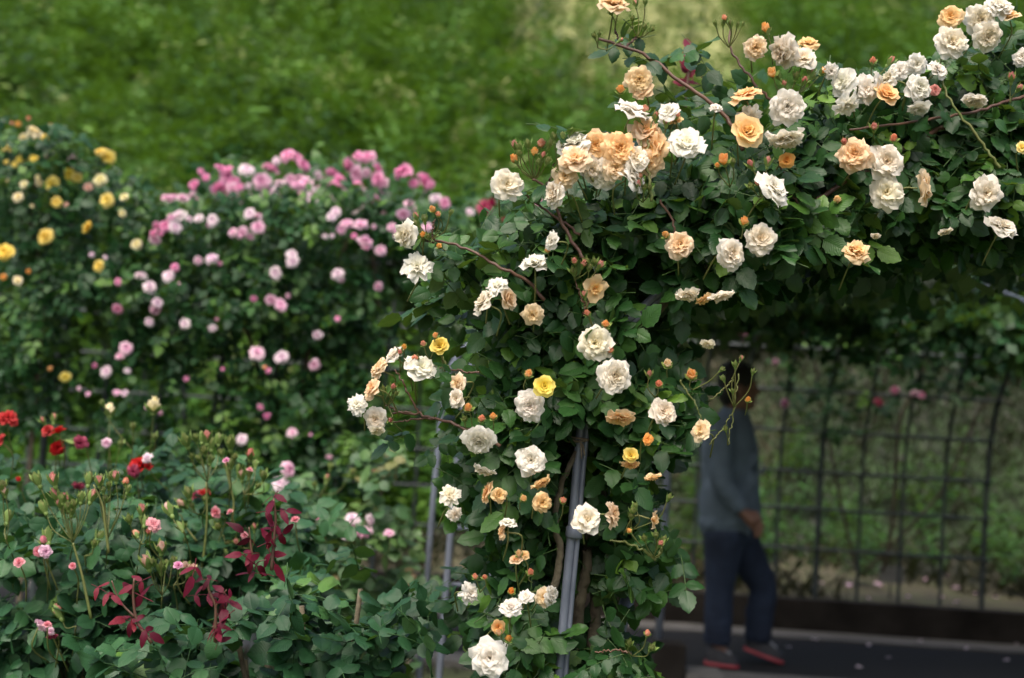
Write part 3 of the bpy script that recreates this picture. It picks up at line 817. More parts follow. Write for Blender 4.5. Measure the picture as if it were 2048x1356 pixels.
BUDS = """
1034 325 18 O|1030 299 13 i|1040 302 12 g|1068 312 16 O|1080 296 17 s|1056 296 12 g|1096 296 13 g|1108 284 13 g|1124 283 13 g|1140 270 10 g|1042 312 11 g|1084 318 11 i|1078 330 12 g|1092 328 12 g|1118 346 13 g|1126 332 12 i|1141 338 13 g|1128 290 10 s|1122 280 10 i
1240 186 18 O|1350 238 15 s|1292 228 16 s|1277 240 13 g|1332 252 13 i|1310 238 11 i|1535 68 20 O|1617 152 13 i|1547 155 20 O|1570 172 10 i|1605 168 13 i|1640 150 16 O|1560 158 12 g|1590 160 12 g|1618 160 12 g|1745 128 14 s|1775 130 13 i|2022 165 14 i|2034 182 12 i
1450 330 22 O|1466 330 11 g|1505 337 14 i|1534 333 14 i|1516 370 12 s|1505 377 12 g|1334 474 15 O|1436 335 11 O|1487 452 18 O|1676 405 16 A|1786 282 16 s|1748 261 14 i|1690 288 12 i|1282 356 10 s|1288 382 10 g|1276 374 12 i|1298 380 10 g
1147 548 12 g|1150 527 11 i|1165 534 13 i|1173 528 11 g|1178 540 11 g|1189 529 12 g|1196 536 13 i|1170 596 11 i|868 424 14 O|878 433 11 s|835 440 11 i|850 445 12 g|838 452 11 g|844 474 12 O|858 478 10 g|883 495 12 O|900 430 9 g|1096 505 12 O
1176 631 13 s|1210 652 17 O|1220 706 15 s|1210 707 13 s|1054 754 16 O|1298 754 12 i|1317 773 15 s|1335 733 18 B|1382 757 22 O|848 692 12 s|836 717 14 s|870 676 12 O|938 821 18 O|930 843 11 g|962 842 15 s|987 838 15 O|808 700 13 O|786 778 11 i|790 790 10 g|782 837 10 i|767 785 10 g|800 708 10 i
1126 1007 13 s|1045 1000 14 A|1040 1110 14 A|1060 1148 14 s|1016 1281 15 O|1000 1270 12 A|952 1158 12 s|970 1157 11 s|1023 1186 14 O|1293 1272 13 s|1258 1290 12 g|1300 1300 13 g|1262 1066 11 O|1265 1028 12 g|1272 1018 10 g|1290 1082 11 g|1312 1074 11 g|1318 1092 12 i|1327 1086 11 g|1262 1037 11 g|1335 1000 10 g
1224 30 9 g|1238 22 10 g|1265 42 9 g|1288 60 10 g|1300 62 9 g|1272 14 10 i|1290 10 9 g|1190 76 9 g|1198 72 8 g|1236 84 8 i|1452 42 12 s|1432 52 8 g|1446 53 8 g|1462 53 9 g|1474 54 8 g|1482 54 8 g|1470 735 9 g|1480 722 8 i|1448 762 9 g|1440 742 8 g|1495 804 12 O|1452 862 8 g|1505 748 8 g|1466 786 8 g
"""
SPRAYS = [(1068, 360), (1100, 372), (1120, 372), (1300, 280), (1240, 210), (1335, 290), (1545, 130), (1575, 195), (1745, 160), (1870, 210), (2020, 210), (1460, 375), (1520, 395), (1340, 500), (1480, 475), (1680, 420), (1785, 300), (1750, 280), (1695, 305), (1285, 405),
          (1165, 570), (866, 478), (845, 500), (895, 505), (1100, 520), (1190, 665), (1215, 725), (1050, 785), (1310, 795), (1335, 755), (1385, 780), (880, 735), (860, 720), (945, 865), (985, 860), (800, 745), (775, 810), (1120, 1040), (1040, 1020), (1045, 1130), (1065, 1165), (1010, 1300), (960, 1185), (1030, 1200),
          (1265, 1312), (1265, 1060), (1308, 1115), (1230, 58), (1275, 75), (1195, 95), (1458, 95), (1468, 815), (1455, 890), (1490, 830), (1150, 560)]
SPA = np.array(SPRAYS, float)
for px, py, dia, col in parse(BUDS):
    px, py, dia = float(px), float(py), float(dia)
    d = float(d_front(px, py)) - 0.03 - rng.uniform(0, 0.02)
    pos = PV(px, py, d)
    j = np.argmin((SPA[:, 0] - px) ** 2 + (SPA[:, 1] - py) ** 2 * 0.7 + np.where(SPA[:, 1] < py, 4000, 0))
    fr = PV(SPA[j, 0], SPA[j, 1], float(d_front(*SPA[j])) + 0.0)
    dv = nrm(nrm(pos - fr) + 0.4 * UP - 0.25 * FW + rng.normal(0, 0.2, 3))
    closed = col in 'gi'
    bud(owner(px, py), stems, pos, dia * d / FPX * (1.5 if closed else 1.25), col, dv, closed, fr)

# canes and side shoots (photo pixel, offset in depth from the front of the rose)
CANES = [
    ([(1196, 78), (1245, 92), (1300, 118), (1365, 165), (1420, 205), (1462, 245), (1485, 300)], 0.0042, 0.0, 'red'),
    ([(1275, 72), (1262, 85), (1250, 95)], 0.0022, 0.0, 'red'), ([(1230, 58), (1236, 75), (1240, 92)], 0.002, 0.0, 'red'),
    ([(1458, 60), (1462, 95), (1478, 125), (1505, 165), (1540, 200)], 0.0028, 0.02, 'red'),
    ([(1066, 358), (1090, 372), (1108, 400), (1122, 440), (1140, 475), (1170, 520)], 0.0035, -0.01, 'red'),
    ([(1020, 372), (1070, 405), (1120, 440), (1160, 470)], 0.0028, 0.02, 'red'),
    ([(1108, 325), (1100, 358), (1092, 372)], 0.002, 0.0, 'red'),
    ([(866, 478), (905, 488), (950, 505), (1000, 535), (1050, 560), (1090, 600)], 0.0035, 0.0, 'red'),
    ([(868, 440), (864, 478)], 0.0017, 0.0, 'red'), ([(845, 476), (868, 486)], 0.0017, 0.0, 'red'),
    ([(785, 825), (830, 827), (880, 840), (940, 862), (1000, 890)], 0.0034, 0.03, 'red'), ([(785, 846), (830, 838), (870, 838)], 0.0022, 0.03, 'red'),
    ([(790, 740), (805, 760), (818, 790), (836, 824)], 0.0022, 0.03, 'red'), ([(770, 810), (790, 820), (830, 827)], 0.002, 0.03, 'red'),
    ([(880, 735), (910, 740), (960, 745)], 0.002, 0.02, 'red'), ([(884, 710), (890, 725), (900, 738)], 0.0016, 0.02, 'green'),
    ([(1284, 258), (1282, 300), (1296, 340), (1302, 400)], 0.003, -0.035, 'green'), ([(1310, 228), (1300, 262), (1294, 300)], 0.002, -0.035, 'green'),
    ([(1146, 280), (1150, 310), (1175, 330), (1185, 365)], 0.0028, -0.035, 'green'),
    ([(1190, 578), (1178, 600), (1165, 630)], 0.0018, 0.0, 'red'), ([(1150, 560), (1160, 590), (1170, 612)], 0.0018, 0.0, 'red'),
    ([(1345, 500), (1350, 470), (1345, 440), (1320, 400)], 0.0024, 0.02, 'red'),
    ([(1220, 1082), (1250, 1085), (1285, 1100), (1310, 1118)], 0.0026, 0.0, 'green'), ([(1310, 1118), (1318, 1110), (1322, 1095)], 0.0016, 0.0, 'green'),
    ([(1190, 1305), (1230, 1300), (1262, 1306)], 0.002, 0.0, 'red'),
    ([(1150, 905), (1118, 985), (1112, 1050), (1120, 1110), (1105, 1190)], 0.008, 0.14, 'bark'),
    ([(1130, 760), (1180, 700), (1260, 640), (1340, 590), (1480, 480), (1680, 400), (1880, 350)], 0.009, 0.22, 'bark'),
    ([(1175, 1095), (1171, 1150), (1160, 1200), (1150, 1300), (1140, 1600), (1135, 2300)], 0.0155, 0.25, 'bark'),
    ([(1205, 930), (1203, 1000), (1198, 1100), (1193, 1200), (1184, 1300), (1178, 1500), (1172, 2300)], 0.014, 0.3, 'bark'),
    ([(1205, 930), (1212, 800), (1250, 700), (1330, 600)], 0.012, 0.3, 'bark'), ([(1175, 1095), (1180, 1000), (1160, 850), (1120, 700), (1100, 600)], 0.011, 0.28, 'bark'),
    ([(1400, 540), (1550, 450), (1750, 330), (1900, 250), (2060, 200)], 0.006, 0.1, 'red'), ([(1560, 330), (1590, 400), (1630, 440)], 0.003, 0.02, 'red'),
    ([(1870, 120), (1900, 200), (1960, 280), (2000, 340)], 0.003, -0.02, 'green'), ([(1700, 260), (1850, 240), (1960, 220), (2048, 190)], 0.0035, 0.0, 'red'),
    ([(1455, 890), (1462, 850), (1470, 800), (1478, 750)], 0.0014, 0.0, 'green'), ([(1420, 800), (1445, 780), (1468, 760)], 0.0014, 0.0, 'green'), ([(1470, 815), (1450, 850), (1420, 890)], 0.0014, 0.0, 'green'),
    ([(1405, 840), (1385, 800), (1360, 760)], 0.002, 0.02, 'green'),
]
CP = []
for pts, r, off, kind in CANES:
    pts = np.array(pts, float)
    w = smooth_path(PV(pts[:, 0], pts[:, 1], d_front(pts[:, 0], pts[:, 1]) + off), 26)
    k = len(w)
    w = w + rng.normal(0, 0.0015, (k, 3))
    g = Geo(); g.tube(w, r * np.linspace(0.7, 1.1, k), 7)
    g.build('trunk' if r > 0.01 else 'cane', {'red': M_REDSTEM, 'green': M_STEM, 'bark': M_BARK}[kind], rose_top if pts[0, 0] == 1205 else owner(*pts.mean(0)))
    if kind != 'bark' and not (kind == 'green' and pts[0, 0] > 1390 and pts[0, 0] < 1480): CP.append(w)

# leaf mass
MASS = [
    # outline in photo pixels, number of leaves, depth offset, thickness
    ([(1110, 395), (1205, 370), (1290, 340), (1350, 330), (1430, 300), (1470, 290), (1540, 300), (1600, 250), (1640, 215), (1760, 215), (1800, 195), (1860, 165), (1930, 130), (2000, 110), (2120, 85), (2180, 430), (2048, 420), (1900, 400), (1800, 420), (1650, 480), (1560, 525), (1400, 560), (1330, 590), (1280, 650), (1200, 700), (1000, 690), (950, 640), (940, 560), (1000, 490)], 1750, 0.0, 0.5),
    ([(960, 660), (1180, 640), (1280, 660), (1330, 710), (1365, 740), (1370, 800), (1355, 870), (1320, 880), (1290, 900), (1270, 960), (1200, 980), (1040, 960), (975, 900), (955, 820), (985, 740)], 640, 0.0, 0.42),
    ([(1040, 950), (1140, 960), (1150, 1040), (1130, 1250), (1080, 1290), (1000, 1250), (985, 1180), (1020, 1090), (1020, 1000)], 260, 0.02, 0.4),
    ([(1180, 950), (1270, 950), (1280, 1000), (1330, 1060), (1345, 1130), (1290, 1190), (1210, 1200), (1170, 1100)], 105, 0.12, 0.4),
    ([(985, 1240), (1120, 1230), (1240, 1250), (1310, 1310), (1300, 1420), (1250, 1700), (1000, 1700), (960, 1420), (1000, 1330)], 330, 0.0, 0.4),
    # thinner fringes
    ([(860, 480), (1000, 440), (1100, 400), (1100, 560), (960, 640), (890, 640), (840, 560)], 62, 0.05, 0.35),
    ([(880, 700), (970, 680), (1000, 880), (930, 900), (900, 820)], 24, 0.06, 0.35),
    ([(880, 860), (1030, 880), (1040, 1060), (960, 1080), (900, 1000)], 26, 0.08, 0.4),
    ([(900, 1130), (1000, 1100), (1010, 1240), (940, 1300), (900, 1240)], 18, 0.08, 0.35),
    ([(1230, 270), (1330, 170), (1480, 180), (1640, 180), (1620, 260), (1450, 300), (1350, 330)], 24, 0.08, 0.35),
    ([(1260, 90), (1400, 90), (1450, 190), (1380, 190), (1300, 140)], 6, 0.0, 0.1),
    ([(1620, 130), (1780, 150), (1880, 110), (2060, 40), (2060, 120), (1900, 170), (1640, 215)], 70, 0.05, 0.35),
    ([(1300, 560), (1560, 500), (1700, 470), (1700, 540), (1560, 570), (1480, 610), (1400, 650), (1330, 670)], 90, 0.3, 0.6),
    ([(1380, 700), (1420, 650), (1450, 620), (1410, 760), (1400, 900), (1380, 920)], 7, 0.02, 0.2),
    ([(2130, 70), (2400, 40), (2750, 60), (3100, 160), (3100, 480), (2600, 400), (2300, 430), (2130, 440)], 620, 0.12, 0.5),
    ([(1690, 480), (1850, 420), (2060, 420), (2060, 480), (1900, 500), (1720, 530)], 110, 0.25, 0.9),
]
leafg, leaft = Geo(), Geo()
def hang(pts, **kw):
    px, py, _ = project(pts); t = is_top(px, py)
    scatter(leafg, CL, pts[~t], **kw); scatter(leaft, CL, pts[t], **kw)
cl1, cl2 = snoise(41, 90), snoise(42, 45)
POLE = np.array([(1187, 745), (1165, 860), (1147, 1060), (1130, 1245)], float)
def cull(pts, pad=16, keepf=0.07):
    """no leaf hangs in front of a bloom or the bare stretch of the pipe"""
    px, py, d = project(pts)
    ok = np.ones(len(pts), bool)
    for bx, by, r, bd in EXC:
        hit = (np.hypot(px - bx, py - by) < r + pad) & (d < bd + 0.035)
        ok &= ~(hit & (rng.random(len(pts)) > keepf))
    cx = np.interp(py, POLE[:, 1], POLE[:, 0])
    ok &= ~((np.abs(px - cx - 6) < 68) & (py > 845) & (py < 1275) & (d < HD + 0.08))
    ok &= ~((np.abs((px - 1240) * 0.63 + (py - 655) * 0.78) < 92) & (px > 1225) & (px < 1365) & (d < HD + 0.1))
    ok &= ~((px > 1385) & (px < 1640) & (py > 655) & (py < 980) & (rng.random(len(pts)) > -1))
    return pts[ok]
for poly, n, off, th in MASS:
    x, y = sample_poly(poly, int(n * 1.12))
    x = x + rng.normal(0, 14, len(x)); y = y + rng.normal(0, 14, len(x))
    cx0, cy0 = np.mean(poly, 0)
    if n > 90: x, y = cx0 + (x - cx0) * 0.95, cy0 + (y - cy0) * 0.97
    c = cl1(x, y)
    k = (c + 0.5 * cl2(x, y)) > -0.95
    x, y, c = x[k], y[k], c[k]
    d = d_front(x, y) + off + 0.06 - 0.06 * c + th * rng.random(len(x)) ** 1.5
    pts = cull(P(x, y, d))
    hang(pts, nbase=(0, -0.6, 0.6), njit=0.42, tone=(0.42, 0.18), young=0.09)
# leaves on the side shoots
for w in CP:
    ln = np.linalg.norm(np.diff(w, axis=0), axis=1).sum()
    n = max(1, int(ln / 0.085))
    i = rng.integers(0, len(w), n)
    p = w[i] + rng.normal(0, 0.03, (n, 3)) + np.array([0, 0.02, -0.015])
    hang(cull(p, 8, 0.0), nbase=(0, -0.4, 0.8), njit=0.35, tone=(0.42, 0.14), young=0.1, size=(0.6, 1.0))
leafg.build('foliage', M_LEAF, rose_leg)
leaft.build('foliage', M_LEAF, rose_top)

# the second plant: roof and far sides of the arch tunnel
rose2 = thing('climbing_rose', (3.3, 4.6, 0), 'shaded climbing rose roofing the arch tunnel behind the cream blooms', 'climbing rose', 'climbing roses')
g = Geo()
seg = HOOP[np.linspace(14, len(HOOP) - 2, 90).astype(int)]
def roof_pts(n, y0, y1, u0, u1, th=0.09):
    u = rng.uniform(u0, u1, n) * (len(HOOP) - 1)
    i = np.clip(u.astype(int), 0, len(HOOP) - 2); f = (u - i)[:, None]
    p = HOOP[i] * (1 - f) + HOOP[i + 1] * f
    dy = rng.uniform(y0, y1, n)
    p = p + np.stack([-0.155 * dy, dy, np.zeros(n)], -1) + rng.normal(0, th, (n, 3))
    return p[~((p[:, 0] > 1.9) & (p[:, 1] > 4.8) & (p[:, 2] < 2.15)) & ~((p[:, 2] < 2.0) & (p[:, 1] > 5.0)) & ~((p[:, 2] < 1.86) & (p[:, 0] > 0.4))]
iu = next(i for i in range(len(HOOP)) if HOOP[i][2] > 1.72) / (len(HOOP) - 1)
def clear_view(p):
    a, b, _ = project(p)
    return p[~((a > 1370) & (a < 2100) & (b > 640)) & ~((a > 1480) & (a < 2100) & (b > 585))]
scatter(g, LOD, clear_view(roof_pts(7500, 0.3, 4.0, iu, 0.98)), nbase=(0, 0, 0.8), njit=0.6, tone=(0.25, 0.12), young=0.0, size=(0.9, 1.4))
scatter(g, FL, clear_view(roof_pts(1500, 0.2, 3.6, iu + 0.02, 0.62, 0.12)), nbase=(0, -0.4, 0.5), njit=0.6, tone=(0.3, 0.12), young=0.0)
g.build('foliage', M_LEAF, rose2)
g = Geo()
g.tube(smooth_path([(3.3, 4.6, 0), (3.25, 4.6, 0.9), (3.05, 4.5, 1.7), (2.5, 4.4, 2.15), (1.6, 4.3, 2.27), (0.6, 4.4, 2.2)], 30), 0.014, 7)
g.build('trunk', M_BARK, rose2)
# ================================================================== ROSES on the tunnel, left
def zone(ox, oy, k):
    return lambda x, y: (ox + x / k, oy + y / k)
def fence_rose(name, loc, label, polys, blooms, conv, d0, bare_stems, leaf=None, bud_every=0, tone=(0.4, 0.17), size=(0.85, 1.3), gap=-0.8, scale=1.0):
    root = thing(name, loc, label, 'climbing rose')
    exc = []
    for f in parse(blooms):
        px, py = conv(float(f[0]), float(f[1])); dia = float(f[2]); col = f[3]; face = f[4] if len(f) > 4 else 'c'
        d = d0 - 0.1 - rng.uniform(0, 0.12) + (0.55 * max(0, (430 - py) / 130) if conv is not None else 0) * 0.6
        pos = PV(px, py, d)
        q = axis_quat(face_dir(face, 0.35)); sz = dia * d / FPX * 1.12
        o = put('rose_bloom', random.choice(FARBLOOM), root, pos, q, sz * np.array([random.uniform(0.85, 1.15), random.uniform(0.85, 1.15), random.uniform(0.85, 1.15)]), col)
        if dia > 15: exc.append((px, py, dia * 0.5, d))
    g = Geo()
    c1 = snoise(int(loc[0] * 100) % 97 + 50, 45)
    for poly, n, off, th in polys:
        x, y = sample_poly(poly, int(n * 1.2))
        x = x + rng.normal(0, 12, len(x)); y = y + rng.normal(0, 12, len(x))
        c = c1(x, y); k = c > gap
        x, y, c = x[k], y[k], c[k]
        d = d0 + off - 0.10 * c + th * rng.random(len(x)) ** 1.4
        p = P(x, y, d)
        ok = np.ones(len(p), bool)
        for bx, by, r, bd in exc:
            ok &= ~((np.hypot(x - bx, y - by) < r + 6) & (d < bd + 0.05) & (rng.random(len(x)) > 0.1))
        ok &= ~((x > 745) & (x < 910) & (np.abs(y - 612) < 24))
        scatter(g, FL, p[ok], nbase=(0, -0.5, 0.7), njit=0.5, tone=tone, young=0.08, size=size)
    g.build('foliage', leaf or M_FENCE_LEAF, root)
    for pts, r in bare_stems:
        g = Geo(); g.tube(smooth_path(pts, 22), r, 6); g.build('cane', M_BARK, root)
    return root

FD = 6.75
z1 = zone(300, 280, 3.4133)
PINK = """
120 405 27 p u|160 400 24 p u|222 405 26 p u|320 425 16 P|305 312 24 P|345 222 16 P|382 258 17 P|408 445 11 P|290 385 16 p|460 400 18 p|480 200 24 P u|540 205 22 P u|520 250 30 P|470 330 34 P|500 370 20 P|570 285 24 P|610 320 20 P|565 340 26 p|585 405 32 p|660 210 32 w|675 315 14 w|700 390 24 w u|812 360 38 w u|820 205 34 P u|768 285 34 p|865 145 18 w|945 115 32 P u|1000 125 26 P u|1045 180 32 P r|885 300 18 p|960 275 24 p|1020 270 30 p u|1065 300 30 p|1000 310 22 p|1150 240 22 w|1245 240 32 P u|1290 285 26 P|1210 295 30 P|1180 340 26 p|1040 385 24 P|1115 370 26 w u|1090 430 22 w|1140 440 18 w|978 468 15 w|1250 385 18 w|1350 330 22 p|1410 340 36 P u|1450 365 24 p|1345 385 24 w|1370 165 34 P l|1420 120 26 P u|1490 125 30 P u|1415 230 34 p|1475 225 18 p|1545 205 30 P r|1560 270 32 P|1600 300 28 p|1590 345 16 p|1540 405 16 P|1735 230 38 P u|1800 300 22 P|1865 290 36 P r|1915 310 18 P|1945 400 24 w|2010 435 26 P|1605 480 30 p|1770 445 26 p|1790 490 30 p|1730 505 26 p|1410 490 40 w u|1460 450 24 p|1270 495 26 w|1235 530 20 w|1345 580 28 p u|1440 585 30 p u|1310 610 24 p|1395 655 12 P|1530 590 10 p|1195 660 12 w|1245 655 10 w|1465 705 34 p u|1470 730 18 P|1570 755 22 p|200 525 34 w u|140 530 18 p|265 545 18 w|335 540 18 w|430 550 26 w|405 580 14 p|105 590 26 P|170 595 26 w|45 580 16 P|30 640 20 P|35 680 22 p|75 640 12 P|680 505 22 w|720 530 26 p u|740 595 28 p|570 635 20 p|630 635 26 p|685 660 16 p|1650 600 20 p|1690 640 18 p|1890 600 22 p
"""
z2 = zone(0, 500, 2.56)
PINKLOW = """
1015 52 18 p|1087 50 27 w u|1125 70 10 P|895 92 20 P u|865 135 26 w|720 138 27 w u|765 195 28 w u|605 165 16 P|915 180 12 p|1495 28 24 w|1500 62 26 w|1412 120 28 w|1730 125 26 w|1745 150 14 p|1940 185 22 p|1960 12 16 p|805 270 24 w|795 305 24 p|600 300 22 P|765 370 20 w|948 380 20 w|1090 400 16 w|1110 355 8 P|1390 255 24 p|1435 285 28 p|1300 248 12 P|1475 235 12 p|1630 435 24 w|1728 352 12 P|645 505 26 p|615 545 18 p|545 625 25 w|653 620 12 w|485 592 10 P|1318 530 29 p|1442 552 30 w|1612 588 27 p|1375 620 12 P|1355 600 8 s|600 732 14 p|640 735 16 w|405 710 9 p|452 738 10 p|757 805 11 p|824 833 11 p|1335 805 14 P|1366 850 15 P|955 660 9 P|1240 972 26 w|1495 935 21 p|1590 945 9 p|1685 1058 12 p|1140 610 8 P
"""
def cat(*sets):
    out = []
    for conv, txt in sets:
        for f in parse(txt):
            x, y = conv(float(f[0]), float(f[1])); out.append(' '.join([f'{x:.1f}', f'{y:.1f}'] + f[2:]))
    return '|'.join(out)
ident = lambda x, y: (x, y)
fp = [([(240, 470), (330, 415), (420, 390), (560, 380), (700, 370), (830, 400), (900, 450), (880, 480), (810, 520), (780, 580), (760, 640), (765, 760), (745, 900), (620, 960), (420, 950), (360, 880), (420, 840), (520, 800), (460, 720), (380, 760), (330, 700), (240, 700), (215, 600), (210, 540)], 1500, 0.0, 0.6),
      ([(380, 370), (470, 330), (600, 320), (730, 330), (850, 380), (870, 430), (600, 430), (400, 430)], 190, 0.3, 0.9),
      ([(240, 640), (360, 700), (360, 860), (230, 900), (120, 880), (150, 780), (220, 720)], 60, 0.1, 0.5),
      ([(760, 650), (840, 650), (810, 720), (770, 700)], 8, 0.1, 0.4),
      ([(330, 820), (760, 860), (760, 980), (330, 1000)], 170, 0.0, 0.5)]
def W3(*a): return [PV(x, y, FD + o) for x, y, o in a]
top_pink = [f for f in parse(cat((z1, PINK)))]
# two plants share the tunnel's near side: the deep pink crown and the paler one below it
pink_all = cat((z1, PINK), (z2, PINKLOW)).split('|')
upper = '|'.join(b for b in pink_all if float(b.split()[1]) < 425 and float(b.split()[0]) > 375)
lower = '|'.join(b for b in pink_all if not (float(b.split()[1]) < 425 and float(b.split()[0]) > 375))
fence_rose('pink_climbing_rose', (PV(560, 900, FD + 0.1)[0], FD + 0.1, 0), 'climbing rose with pale lilac pink globes hanging on the near side of the rod tunnel', fp[:1] + fp[2:], lower, ident, FD - 0.3,
           [([(PV(560, 900, FD)[0], FD, 0)] + W3((545, 900, 0), (520, 750, 0.05), (470, 600, 0.05), (400, 500, 0)), 0.012), ([(PV(560, 900, FD)[0], FD, 0.02)] + W3((600, 800, 0), (650, 600, 0.02), (700, 470, 0)), 0.011)])
fence_rose('pink_climbing_rose', (PV(760, 900, FD + 0.5)[0], FD + 0.5, 0), 'climbing rose whose deep pink clusters crown the top of the rod tunnel', [fp[1], ([(390, 350), (480, 300), (700, 300), (860, 360), (880, 420), (400, 420)], 60, 0.4, 0.6), ([(420, 400), (880, 400), (1000, 470), (900, 480), (500, 470)], 160, 0.3, 0.8)], upper, ident, FD + 0.05,
           [([(PV(760, 900, FD + 0.5)[0], FD + 0.5, 0)] + W3((765, 900, 0.4), (760, 700, 0.35), (740, 500, 0.3), (650, 380, 0.4)), 0.012)], tone=(0.58, 0.17))
z3 = zone(0, 200, 2.7114)
YEL = """
185 185 34 y u|130 205 18 y|245 205 18 Y|100 130 13 O|155 100 9 s|65 125 8 s|275 140 11 O|45 270 26 Y u|125 315 18 Y|185 320 18 Y|105 325 14 Y|35 340 12 Y|80 350 13 Y|400 325 28 w|545 285 22 Y u|590 310 28 Y|380 400 26 Y|415 420 22 Y|545 440 30 y|210 450 18 y|205 420 12 y|295 455 34 Y|130 460 18 y|45 440 10 y|100 530 24 y|305 555 24 Y|585 545 27 Y|675 530 20 y|480 475 18 n|665 615 18 y|465 685 26 Y r|250 742 36 Y|30 828 34 Y|540 900 26 Y|20 960 14 O|155 930 9 O|98 980 19 y|740 785 22 y|500 840 12 w|570 855 10 w|360 570 10 n|175 575 9 y
"""
fence_rose('yellow_climbing_rose', (PV(60, 900, 6.6)[0], 6.6, 0), 'climbing rose with golden yellow blooms at the left end of the rod tunnel', [
    ([(-40, 300), (60, 270), (130, 270), (180, 330), (260, 380), (320, 430), (240, 480), (230, 560), (210, 590), (120, 610), (110, 700), (130, 800), (60, 860), (-40, 880)], 640, 0.0, 0.6),
    ([(-40, 240), (90, 245), (200, 300), (260, 330), (330, 420), (150, 330), (-40, 300)], 60, 0.1, 0.5),
    ([(250, 370), (330, 390), (350, 450), (270, 460)], 26, 0.3, 0.4), ([(80, 620), (140, 640), (140, 800), (60, 860)], 40, 0.1, 0.4)],
    cat((z3, YEL), (z2, "335 648 22 Y|258 607 10 O")), ident, 6.45,
    [([(PV(60, 900, 6.6)[0], 6.6, 0)] + [PV(x, y, 6.6) for x, y in ((70, 800), (90, 600), (60, 420), (100, 300))], 0.012)])
fence_rose('crimson_climbing_rose', (PV(985, 900, 7.6)[0], 7.6, 0), 'climbing rose with few dark crimson blooms on the tunnel top behind the cream arch', [
    ([(890, 420), (960, 390), (1060, 395), (1150, 420), (1150, 540), (1000, 560), (890, 520)], 330, 0, 0.9)],
    "970 415 30 m|1076 405 18 P|985 405 16 m|940 425 18 w|1010 440 10 m", ident, 7.3,
    [([(PV(985, 900, 7.6)[0], 7.6, 0)] + [PV(x, y, 7.6) for x, y in ((985, 900), (980, 700), (990, 500), (1000, 430))], 0.011)])

# the far side of the tunnel, seen through the arch
z4 = zone(1248, 550, 1.6825)
FARP = """
500 85 20 p|690 112 16 p|395 205 22 P|460 165 14 p|455 203 10 P|575 203 20 P|608 200 16 P|510 292 16 p|540 430 16 P|910 388 18 P|975 398 16 p|1002 405 16 P|855 430 18 m|1022 178 20 p|1010 198 10 p|1293 170 14 p|1258 122 16 p|845 72 10 P|880 80 8 P|938 75 12 p|720 70 10 P|1305 118 8 p
"""
def far_stem(*a): return [PV(1248 + x / 1.6825, 550 + y / 1.6825, 9.75 + o) for x, y, o in a]
farbase = TW(2.72, 9.82, 0.16)
fence_rose('pink_climbing_rose', tuple(farbase), 'thin climbing rose with wiry dark stems on the far rods behind the walking person', [
    ([(1440, 540), (2048, 540), (2150, 600), (2100, 690), (1900, 700), (1750, 690), (1640, 720), (1580, 690), (1540, 640)], 400, 0.0, 0.4),
    ([(1540, 690), (1760, 700), (1800, 800), (1700, 850), (1640, 900), (1600, 850), (1560, 780)], 70, 0.0, 0.3),
    ([(1780, 690), (2040, 690), (2000, 780), (1850, 800)], 70, 0.0, 0.3)],
    cat((z4, FARP)), ident, 9.35,
    [(far_stem((790, 1010, 0), (760, 900, 0), (720, 720, 0), (690, 560, 0), (660, 430, 0), (640, 250, 0)), 0.012),
     (far_stem((870, 1000, 0), (900, 850, 0), (915, 640, 0), (930, 480, 0), (1000, 340, 0), (1080, 150, 0)), 0.014),
     (far_stem((800, 1010, 0), (950, 860, 0), (1060, 740, 0), (1130, 600, 0), (1180, 480, 0), (1240, 380, 0), (1230, 230, 0)), 0.011),
     (far_stem((880, 960, 0), (1000, 860, 0), (1110, 790, 0), (1160, 600, 0), (1190, 460, 0)), 0.007),
     (far_stem((700, 560, 0), (800, 560, 0), (860, 440, 0), (900, 260, 0)), 0.008),
     (far_stem((660, 430, 0), (600, 330, 0), (560, 200, 0)), 0.007), (far_stem((820, 600, 0), (790, 480, 0), (730, 330, 0)), 0.006)], tone=(0.3, 0.15))
# its growth over the tunnel roof, which keeps the path dark
roofrose = thing('climbing_rose', tuple(TW(4.4, 9.8, 0.16)), 'leafy climbing rose matted over the rod tunnel roof above the walking person', 'climbing rose', 'climbing roses')
g = Geo()
def tunnel_roof(n, x0, x1, a0, a1, th=0.1):
    a = rng.uniform(a0, a1, n); pr = np.array([tunnel_profile(v) for v in a])
    return TW(rng.uniform(x0, x1, n), pr[:, 0], pr[:, 1]) + rng.normal(0, th, (n, 3))
scatter(g, LOD, tunnel_roof(9500, 0.9, 7.0, 0.445, 0.61), nbase=(0, 0, 0.8), njit=0.6, tone=(0.28, 0.14), young=0.0, size=(0.9, 1.4))
scatter(g, LOD, tunnel_roof(2200, 3.9, 7.5, 0.05, 0.42), nbase=(0, 0, 0.8), njit=0.6, tone=(0.28, 0.14), young=0.0, size=(0.9, 1.4))  # far side beyond the right edge of view, added to darken the tunnel
scatter(g, LOD, tunnel_roof(3500, 3.5, 8.0, 0.58, 0.96), nbase=(0, -0.5, 0.5), njit=0.6, tone=(0.28, 0.14), young=0.0, size=(1.0, 1.6))  # unseen leaf wall on the near right, added to block light from the path
scatter(g, LOD, tunnel_roof(1500, -3.6, -0.4, 0.46, 0.64), nbase=(0, 0, 0.8), njit=0.6, tone=(0.3, 0.14), young=0.0, size=(0.9, 1.4))
g.build('foliage', M_FENCE_LEAF, roofrose)
g = Geo(); g.tube(smooth_path([TW(4.4, 9.8, 0.16), TW(4.42, 9.78, 1.2), TW(4.3, 9.3, 2.2), TW(3.4, 8.3, 2.5), TW(2.2, 8.2, 2.53)], 26), 0.014, 7)
g.build('trunk', M_BARK, roofrose)

